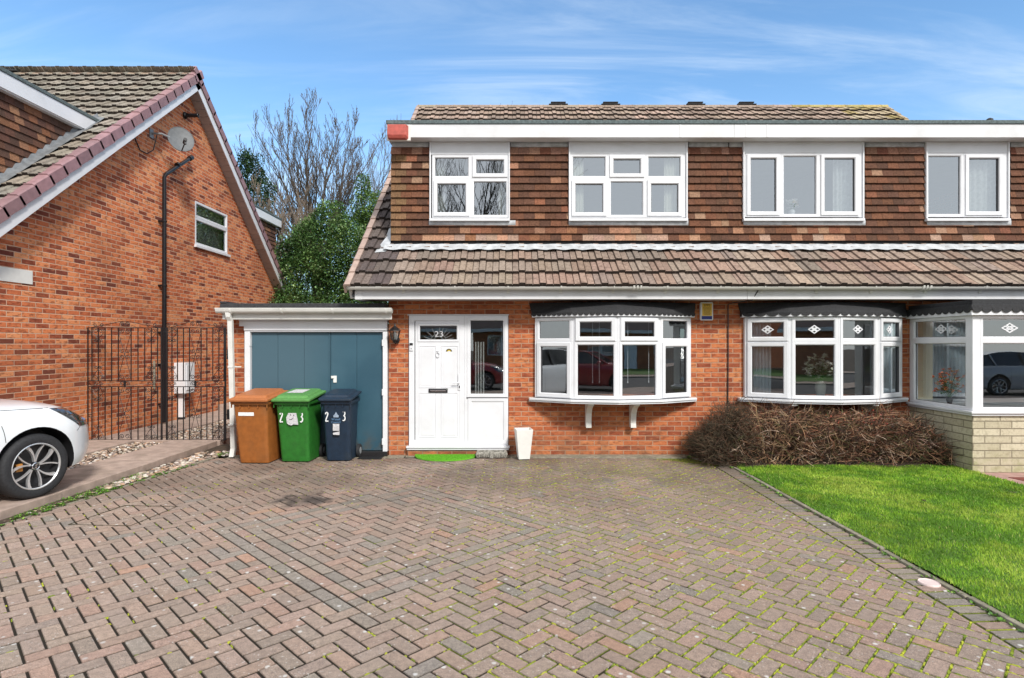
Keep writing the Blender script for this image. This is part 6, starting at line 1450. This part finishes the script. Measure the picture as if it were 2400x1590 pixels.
tsh, tw2 = twiggy('bare_shrub', 'tangled reddish-brown bare shrub filling the bed beside the cream stone bay', [(4.6, 8.7), (5.2, 8.7), (5.7, 8.7)], 8200, 42, BR, lambda x: (.71 if x < 5.65 else .71-(x-5.65)*.9)+.17*mnoise.noise(Vector((x*3.3, 2, 0))), (4.05, 6.45), [(4.7, 8.4, 4.5, .6, .007), (5.3, 8.3, 5.6, .55, .007), (5.1, 8.35, 4.8, .66, .007), (5.5, 8.3, 5.9, .4, .006)])
m_ = MB(); rg = random.Random(77)
for _ in range(260):
    x = rg.choice((4.65, 5.15, 5.3, 5.45, 5.0))+rg.gauss(0, .10); p = Vector((x, 8.2+rg.uniform(0, .25), .62+rg.gauss(0, .07)))
    leafq(m_, p, .022, .016, (rg.gauss(0, 1), rg.gauss(0, 1), rg.gauss(0, 1)), (0, 0, 1), rg.choice([(.45, .08, .05), (.5, .2, .15), (.38, .05, .03)]))
for _ in range(300):
    x = rg.uniform(4.1, 6.0); leafq(m_, (x, rg.uniform(8.15, 8.7), rg.uniform(.3, .8)), .02, .012, (rg.gauss(0, 1), rg.gauss(0, 1), rg.gauss(0, 1)), (0, 0, 1), rg.choice([(.13, .15, .03), (.18, .14, .04), (.08, .10, .03)]))
o = link_mesh('leaves', m_, m_leafm, tsh)
tb, tw3 = twiggy('dark_shrub', 'dark needly shrub at the left end of the flower bed', [(3.05, 8.75)], 3400, 43, [(.055, .035, .02), (.04, .03, .016), (.10, .05, .028), (.075, .055, .03)], lambda x: .30+.52*min(1, max(0, (x-2.74)/.42)), (2.72, 3.35))
m_ = MB(); rg = random.Random(78)
for _ in range(4200):
    x = rg.uniform(2.72, 3.4); H_ = .30+.52*min(1, max(0, (x-2.74)/.42)); leafq(m_, (x, rg.uniform(8.3, 8.98), rg.uniform(.03, H_)), .028, .006, (rg.gauss(0, 1), rg.gauss(0, .7)-.3, rg.gauss(0, 1)+.4), (0, 0, 1), rg.choice([(.035, .035, .018), (.06, .045, .02), (.10, .055, .03), (.025, .03, .015)]))
link_mesh('needles', m_, m_leafm, tb)
m_ = MB(); rg = random.Random(79)
for _ in range(500):
    x, y = rg.uniform(2.75, 6.1), rg.uniform(8.08, 8.6); leafq(m_, (x, y, .026), rg.uniform(.012, .03), .016, (rg.gauss(0, 1), rg.gauss(0, 1), rg.uniform(0, .4)), (0, 0, 1), rg.choice([(.20, .11, .06), (.30, .22, .15), (.10, .06, .03), (.42, .34, .27)]))
o = link_mesh('leaf_litter', m_, m_leafm); stuff(o, 'scattered brown leaf litter under the shrubs', 'leaf litter')
# ================================================================ CARS
from mathutils.bvhtree import BVHTree
random.seed(51)
def interp(x, T):
    for (a, va), (b, vb) in zip(T, T[1:]):
        if x <= b: return va+(vb-va)*max(0, min(1, (x-a)/(b-a)))
    return T[-1][1]
def car(lab, loc, heading, paint, group=None, amber=True):
    t_ = thing('parked_car', lab, 'car', loc, radians(90)-heading, group); b = MB(); b.sm = True
    W_ = .905; xs = [-2.12+i*(4.30/72) for i in range(73)]; L = []
    zs = lambda x: interp(x, [(-2.2, .98), (-1.0, 1.03), (.4, 1.01), (1.0, .985), (1.4, .955), (1.75, .895), (2.0, .80), (2.2, .70)])
    for x in xs:
        f_ = max(0, (x-1.52)/.66); g_ = max(0, (-1.55-x)/.57); w = W_*(1-.50*f_**2.4-.42*g_**2.6); sh = zs(x); zb = .21+.05*f_+.07*g_; fen = .018*math.exp(-((x-1.3)/.5)**2)+.018*math.exp(-((x+1.3)/.5)**2)
        pr = [(0, zb), (w*.5, zb), (w*.84, zb), (w*.955, zb+.035), (w*.985, zb+.10), (w*.99, .42), (w*.985+fen, .52), (w*.992+fen, .64), (w*.99+fen*.8, .74), (w*.975, sh-.10), (w*.955, sh-.055), (w*.925, sh-.022), (w*.87, sh-.002), (w*.78, sh+.018), (w*.55, sh+.045), (w*.25, sh+.06), (0, sh+.063)]
        nose = max(0, (x-1.6)/.58); pts = []
        for y, z in pr: pts.append((x-(.14*nose*max(0, (z-.55)/.3)**2+.07*nose*max(0, (.42-z)/.2)), -y, z))
        L.append(pts+[(p[0], -p[1], p[2]) for p in pts[-2:0:-1]])
    b.loft(L, True, True, True); body = fixn(link_mesh('body', b, [paint, m_trim], t_, local=True))
    # wheel wells cut out of the body
    cut = MB()
    for cx in (1.30, -1.30):
        for s_ in (-1, 1):
            n = 40; cut.loft([[(cx+cos(2*pi*i/n)*.402, y, .345+sin(2*pi*i/n)*.402) for i in range(n)] for y in (s_*.60, s_*1.2)], True, True, True)
    co = fixn(link_mesh('cutter', cut, [m_trim, m_trim], t_, local=True)); bo = body.modifiers.new('cut', 'BOOLEAN'); bo.operation = 'DIFFERENCE'; bo.solver = 'EXACT'; bo.object = co; bo.material_mode = 'TRANSFER'
    bpy.context.view_layer.update(); dg = bpy.context.evaluated_depsgraph_get(); me = bpy.data.meshes.new_from_object(body.evaluated_get(dg)); body.modifiers.clear(); body.data = me; bpy.data.objects.remove(co)
    me.set_sharp_from_angle(angle=radians(28)) if hasattr(me, 'set_sharp_from_angle') else None
    tree = BVHTree.FromPolygons([v.co for v in me.vertices], [tuple(p.vertices) for p in me.polygons])
    def side(x, z, off=.004, s_=-1):
        h = tree.ray_cast(Vector((x, s_*3, z)), Vector((0, -s_, 0)))
        return None if h[0] is None else Vector((x, h[0].y+s_*off, z))
    def drape(name, pts, wdt, m, par, s_=-1, off=.003):
        q = MB(); A = []
        P2 = [Vector(p) for p in pts]
        for i, p in enumerate(P2):
            tt = (P2[min(i+1, len(P2)-1)]-P2[max(i-1, 0)]).normalized(); n = Vector((-tt.y, tt.x))*wdt/2
            a, c = side(p.x+n.x, p.y+n.y, off, s_), side(p.x-n.x, p.y-n.y, off, s_)
            if a is None or c is None: continue
            A.append((tuple(a), tuple(c)))
        if len(A) > 1: q.loft([list(a) for a in A], False); link_mesh(name, q, m, par, local=True)
    for s_ in (-1, 1):
        hl = MB(); hl.sm = True; n = 12; A, B, C_, D = (1.46, .925), (1.975, .85), (1.99, .685), (1.78, .695); G = []
        for i in range(n+1):
            row = []
            for j in range(n+1):
                u, v = i/n, j/n; x = (A[0]*(1-u)+B[0]*u)*(1-v)+(D[0]*(1-u)+C_[0]*u)*v; z = (A[1]*(1-u)+B[1]*u)*(1-v)+(D[1]*(1-u)+C_[1]*u)*v+.018*sin(u*pi)*(1-v)
                p = side(x, z, .006, s_); row.append(p)
            G.append(row)
        for i in range(n):
            for j in range(n):
                qd = [G[i][j], G[i+1][j], G[i+1][j+1], G[i][j+1]]
                if all(p is not None for p in qd): hl.mi = 0; hl.poly(qd)
        hlo = link_mesh('headlight', hl, m_lens, t_, local=True)
        for (u0, v0, u1, v1, w_) in ((.18, .28, .92, .30, .022), (.35, .62, .95, .60, .030), (.12, .06, .95, .04, .008), (.55, .3, .6, .9, .010)):
            P = []
            for k_ in range(9):
                u, v = u0+(u1-u0)*k_/8, v0+(v1-v0)*k_/8; P.append(((A[0]*(1-u)+B[0]*u)*(1-v)+(D[0]*(1-u)+C_[0]*u)*v, (A[1]*(1-u)+B[1]*u)*(1-v)+(D[1]*(1-u)+C_[1]*u)*v+.018*sin(u*pi)*(1-v)))
            drape('light_strip', P, w_, m_chrome, hlo, s_, .009)
        drape('door_gap', [(1.00-.10*(k_/10-.4)**2*2-.06*max(0, k_/10-.5), .80-.56*k_/10) for k_ in range(11)], .006, m_trim, t_, s_)
        drape('door_gap', [(.02, .97-.72*k_/10) for k_ in range(11)], .006, m_trim, t_, s_); drape('door_gap', [(-.92+.02*k_/10, .97-.62*k_/10) for k_ in range(11)], .006, m_trim, t_, s_)
        drape('bonnet_gap', [(1.46-.75*k_/10, .930+.033*k_/10) for k_ in range(11)], .005, m_trim, t_, s_)
        drape('bumper_gap', [(1.80-.07*k_/8, .70-.05*k_/8) for k_ in range(9)], .005, m_trim, t_, s_)
        drape('sill_trim', [(-.86+1.72*k_/20, .25) for k_ in range(21)], .05, m_trim, t_, s_, .004)
        mr = MB(); mr.sm = True; mr.loft([[(.56+dx_, s_*(.93+dy_), 1.06+cos(a)*rz_) if False else (.56+dx_+sin(a)*rx_, s_*(.98+dy_), 1.06+cos(a)*rz_) for a in [2*pi*i/14 for i in range(14)]] for dx_, dy_, rx_, rz_ in ((0, -.14, .03, .03), (0, -.08, .05, .06), (.0, 0, .075, .075), (0, .06, .07, .07), (0, .09, .03, .04))], True, True, True); fixn(link_mesh('mirror', mr, paint, t_, local=True))
        # wheels
        for cx in (1.30, -1.30):
            yo = s_*.893; ty = MB(); ty.sm = True
            ty.lathe([(.238, -.0), (.262, .006), (.300, .008), (.325, -.006), (.336, -.03), (.338, -.10), (.336, -.17), (.32, -.205), (.24, -.21)], 48, axis='y', cap=False); ty.v = [(cx+x, yo+s_*y, .337+z) for x, y, z in ty.v]; to = fixn(link_mesh('wheel', ty, m_rubber, t_, local=True))
            br_ = MB(); br_.lathe([(.226, -.008), (.222, -.05), (.20, -.17)], 48, axis='y', cap=False); br_.v = [(cx+x, yo+s_*y, .337+z) for x, y, z in br_.v]; fixn(link_mesh('rim_barrel', br_, m_trim, to, local=True))
            rm = MB(); rm.lathe([(.240, -.02), (.242, .004), (.234, .006), (.226, -.004), (.2255, -.02)], 48, axis='y', cap=False); rm.v = [(cx+x, yo+s_*y, .337+z) for x, y, z in rm.v]; fixn(link_mesh('rim', rm, m_alloy, to, local=True))
            bk = MB(); bk.lathe([(.215, -.10), (.15, -.11), (.001, -.11)], 32, axis='y', cap=False); bk.v = [(cx+x, yo+s_*y, .337+z) for x, y, z in bk.v]; fixn(link_mesh('brake_disc', bk, m_trim, to, local=True))
            cp = MB(); cp.box(-.165, -.10, -.09, -.05, -.035, .045); cp.v = [(cx+x, yo+s_*y, .337+z) for x, y, z in cp.v]; link_mesh('caliper', cp, m_amber, to, local=True, bevel=.006)
            sk_ = MB()
            for k_ in range(5):
                a0 = 2*pi*k_/5+.25
                for (da, w0, w1, lean) in ((-.22, .006, .008, -.10), (.26, .006, .020, .20)):
                    P = []
                    for i in range(6):
                        f_ = i/5; r_ = .045+.185*f_; a = a0+da*(.35+.65*f_**.8)+lean*f_*f_; P.append((r_, a, w0+(w1-w0)*f_**2))
                    loops = []
                    for r_, a, w_ in P:
                        c_, s2 = cos(a), sin(a); px1, pz1 = c_*r_-s2*w_, s2*r_+c_*w_; px2, pz2 = c_*r_+s2*w_, s2*r_-c_*w_; dp = -.018-.012*(1-r_/.23)
                        loops.append([(cx+px1, yo+s_*dp, .337+pz1), (cx+px2, yo+s_*dp, .337+pz2), (cx+px2*.98, yo+s_*(dp-.03), .337+pz2*.98), (cx+px1*.98, yo+s_*(dp-.03), .337+pz1*.98)])
                    sk_.loft(loops, True, True, True)
            fixn(link_mesh('spokes', sk_, m_alloy, to, local=True))
            hb = MB(); hb.lathe([(.040, -.03), (.040, -.012), (.034, -.008), (.030, -.011)], 24, axis='y', cap=False); hb.v = [(cx+x, yo+s_*y, .337+z) for x, y, z in hb.v]; fixn(link_mesh('hub_ring', hb, m_chrome, to, local=True))
            hc = MB(); hc.lathe([(.031, -.012), (.001, -.0115)], 20, axis='y', cap=False); hc.v = [(cx+x, yo+s_*y, .337+z) for x, y, z in hc.v]; fixn(link_mesh('hub_cap', hc, m_trim, to, local=True))
            em = MB()
            for pts in ([(-.004, .020), (.016, .022), (.006, .004), (-.010, .002)], [(.004, -.020), (-.016, -.022), (-.006, -.004), (.010, -.002)]):
                em.loft([[(cx+x*s_*-1, yo+s_*y_, .337+z) for x, z in pts] for y_ in (-.009, -.012)], True, True, True)
            fixn(link_mesh('emblem', em, m_chrome, to, local=True))
    # cabin
    gh = MB(); gh.sm = False; st = [(.86, .70, .985, .99), (.05, .745, 1.0, 1.425), (-.35, .75, 1.0, 1.475), (-1.1, .74, 1.0, 1.465), (-1.75, .70, 1.0, 1.34), (-2.05, .64, .99, 1.02)]
    A = []
    for x, wb, z0, z1 in st:
        wt = wb-(z1-z0)*.34; A.append([(x, -wb-.05, z0), (x, -wt, z1-.02), (x, -wt*.8, z1), (x, wt*.8, z1), (x, wt, z1-.02), (x, wb+.05, z0)])
    gh.loft(A, True, True, True); fixn(link_mesh('glasshouse', gh, m_carglass, t_, local=True))
    rf = MB(); A = [[(x, p*.98*(z1_w), z+.004) for p in (-1, -.5, .5, 1)] for x, z1_w, z in ((.08, .60, 1.418), (-.35, .595, 1.478), (-1.1, .585, 1.468), (-1.72, .585, 1.352))]
    rf.loft([[(x, y, z+(.012 if abs(y) < .4 else 0)) for x, y, z in a]+[(x, y, z-.02) for x, y, z in a[::-1]] for a in A], True, True, True); fixn(link_mesh('roof_panel', rf, paint, t_, local=True))
    for s_ in (-1, 1):
        for a, c in (((.83, s_*.75, .99), (.06, s_*.60, 1.42)), ((-.42, s_*.80, 1.0), (-.42, s_*.64, 1.46)), ((-1.30, s_*.79, 1.0), (-1.45, s_*.63, 1.42)), ((-2.03, s_*.69, .99), (-1.74, s_*.59, 1.35))):
            pl_ = MB(); pl_.tube([a, c], .028, 6); fixn(link_mesh('pillar', pl_, paint if a[0] != -.42 else m_trim, t_, local=True))
    gr = MB(); gr.box(2.06, 2.13, -.34, .34, .42, .62); link_mesh('grille', gr, m_trim, t_, local=True, bevel=.02)
    return t_
TH0 = radians(17); f_ = Vector((sin(TH0), cos(TH0))); l_ = Vector((-cos(TH0), sin(TH0)))
wp = Vector((-4.975, 6.13)); o_ = wp-f_*1.30+l_*.893
car('white hatchback parked nose-in beside the brick gable', (o_.x, o_.y, .10), TH0, m_car)
# ================================================================ STREET BEHIND THE PHOTOGRAPHER (seen in the window reflections)
car('dark red hatchback parked on the street', (-2.3, -4.6, -.03), radians(90), m_carred, 'cars parked along the street')
car('silver hatchback parked on the neighbouring drive', (-10.2, 1.2, .0), radians(-60), m_carsil)
car('dark hatchback on the far side of the street', (9.4, -8.4, -.03), radians(-90), carpaint('blue_car_paint', (.02, .04, .09)), 'cars parked along the street')
car('pale blue hatchback parked on the street further right', (17.5, -4.7, -.03), radians(90), m_carsil, 'cars parked along the street')
def opp(x0, x1, lab):
    h = thing('house_opposite', lab, 'house', ((x0+x1)/2, -18, 0), 0, 'houses across the street'); y = -18.0
    ws = [(x0+.9, x0+2.6, 1.0, 2.2), (x1-2.6, x1-.9, 1.0, 2.2)]
    w = MB(); wall_y(w, y, x0, x1, -.1, 2.7, ws, .1, -1); w.poly([(x0, y, -.1), (x0, y-9, -.1), (x0, y-9, 2.7), (x0, y-4.5, 7), (x0, y, 2.7)]); w.poly([(x1, y, -.1), (x1, y-9, -.1), (x1, y-9, 2.7), (x1, y-4.5, 7), (x1, y, 2.7)]); link_mesh('wall', w, m_brick, h)
    for a, b, c, d in ws:
        xf = lambda p: (p[0], y-.03-p[1], p[2]); window(h, xf, [(a, (a+b)/2, c, d, 0), ((a+b)/2, b, c, d, 0)], .06)
        t = MB(); t.box(a-.1, b+.1, y-.5, y-.48, c, d); link_mesh('blind', t, m_netcurt, h)
    r = MB(); r.poly([(x0-.3, y+.5, 2.6), (x1+.3, y+.5, 2.6), (x1+.3, y-4.5, 7.0), (x0-.3, y-4.5, 7.0)], (.2, .15, .13)); r.poly([(x0-.3, y-9.5, 2.6), (x1+.3, y-9.5, 2.6), (x1+.3, y-4.5, 7.0), (x0-.3, y-4.5, 7.0)], (.2, .15, .13)); link_mesh('roof', r, m_roof, h)
    t = MB(); t.box(x0-.3, x1+.3, y+.45, y+.5, 2.42, 2.62); link_mesh('fascia', t, m_fascia, h)
    t = MB(); t.box((x0+x1)/2-.5, (x0+x1)/2+.5, y-.02, y+.05, 0, 2.1); link_mesh('front_door', t, m_upvc, h)
opp(-13.5, -3.4, 'brick house across the street, opposite the garage'); opp(-2.4, 11, 'brick house across the street, opposite the bow windows'); opp(15, 24, 'brick house across the street, opposite the bay'); opp(-27, -17, 'brick house furthest left across the street')
rg = random.Random(61)
t_ = thing('bare_tree', 'tall bare tree across the street reflected in the bedroom window', 'tree', (-2.6, -13.5, 0)); tr_ = MB(); tr_.tube([(-2.6, -13.5, -.1), (-2.6, -13.5, 2.5), (-2.5, -13.4, 5)], [.3, .24, .18], 10, (.08, .06, .05)); fixn(link_mesh('trunk', tr_, m_bark, t_)); br = MB()
for k_ in range(11):
    a = k_*2.4; grow(br, Vector((-2.55, -13.4, 3.2+k_*.22)), Vector((cos(a)*.6, sin(a)*.5, .9)), 3.0*rg.uniform(.8, 1.2), .10, 4, rg, (.06, .045, .035), .5, .25, (2, 3), .72, 4, .12, .008)
link_mesh('crown', br, m_bark, t_)
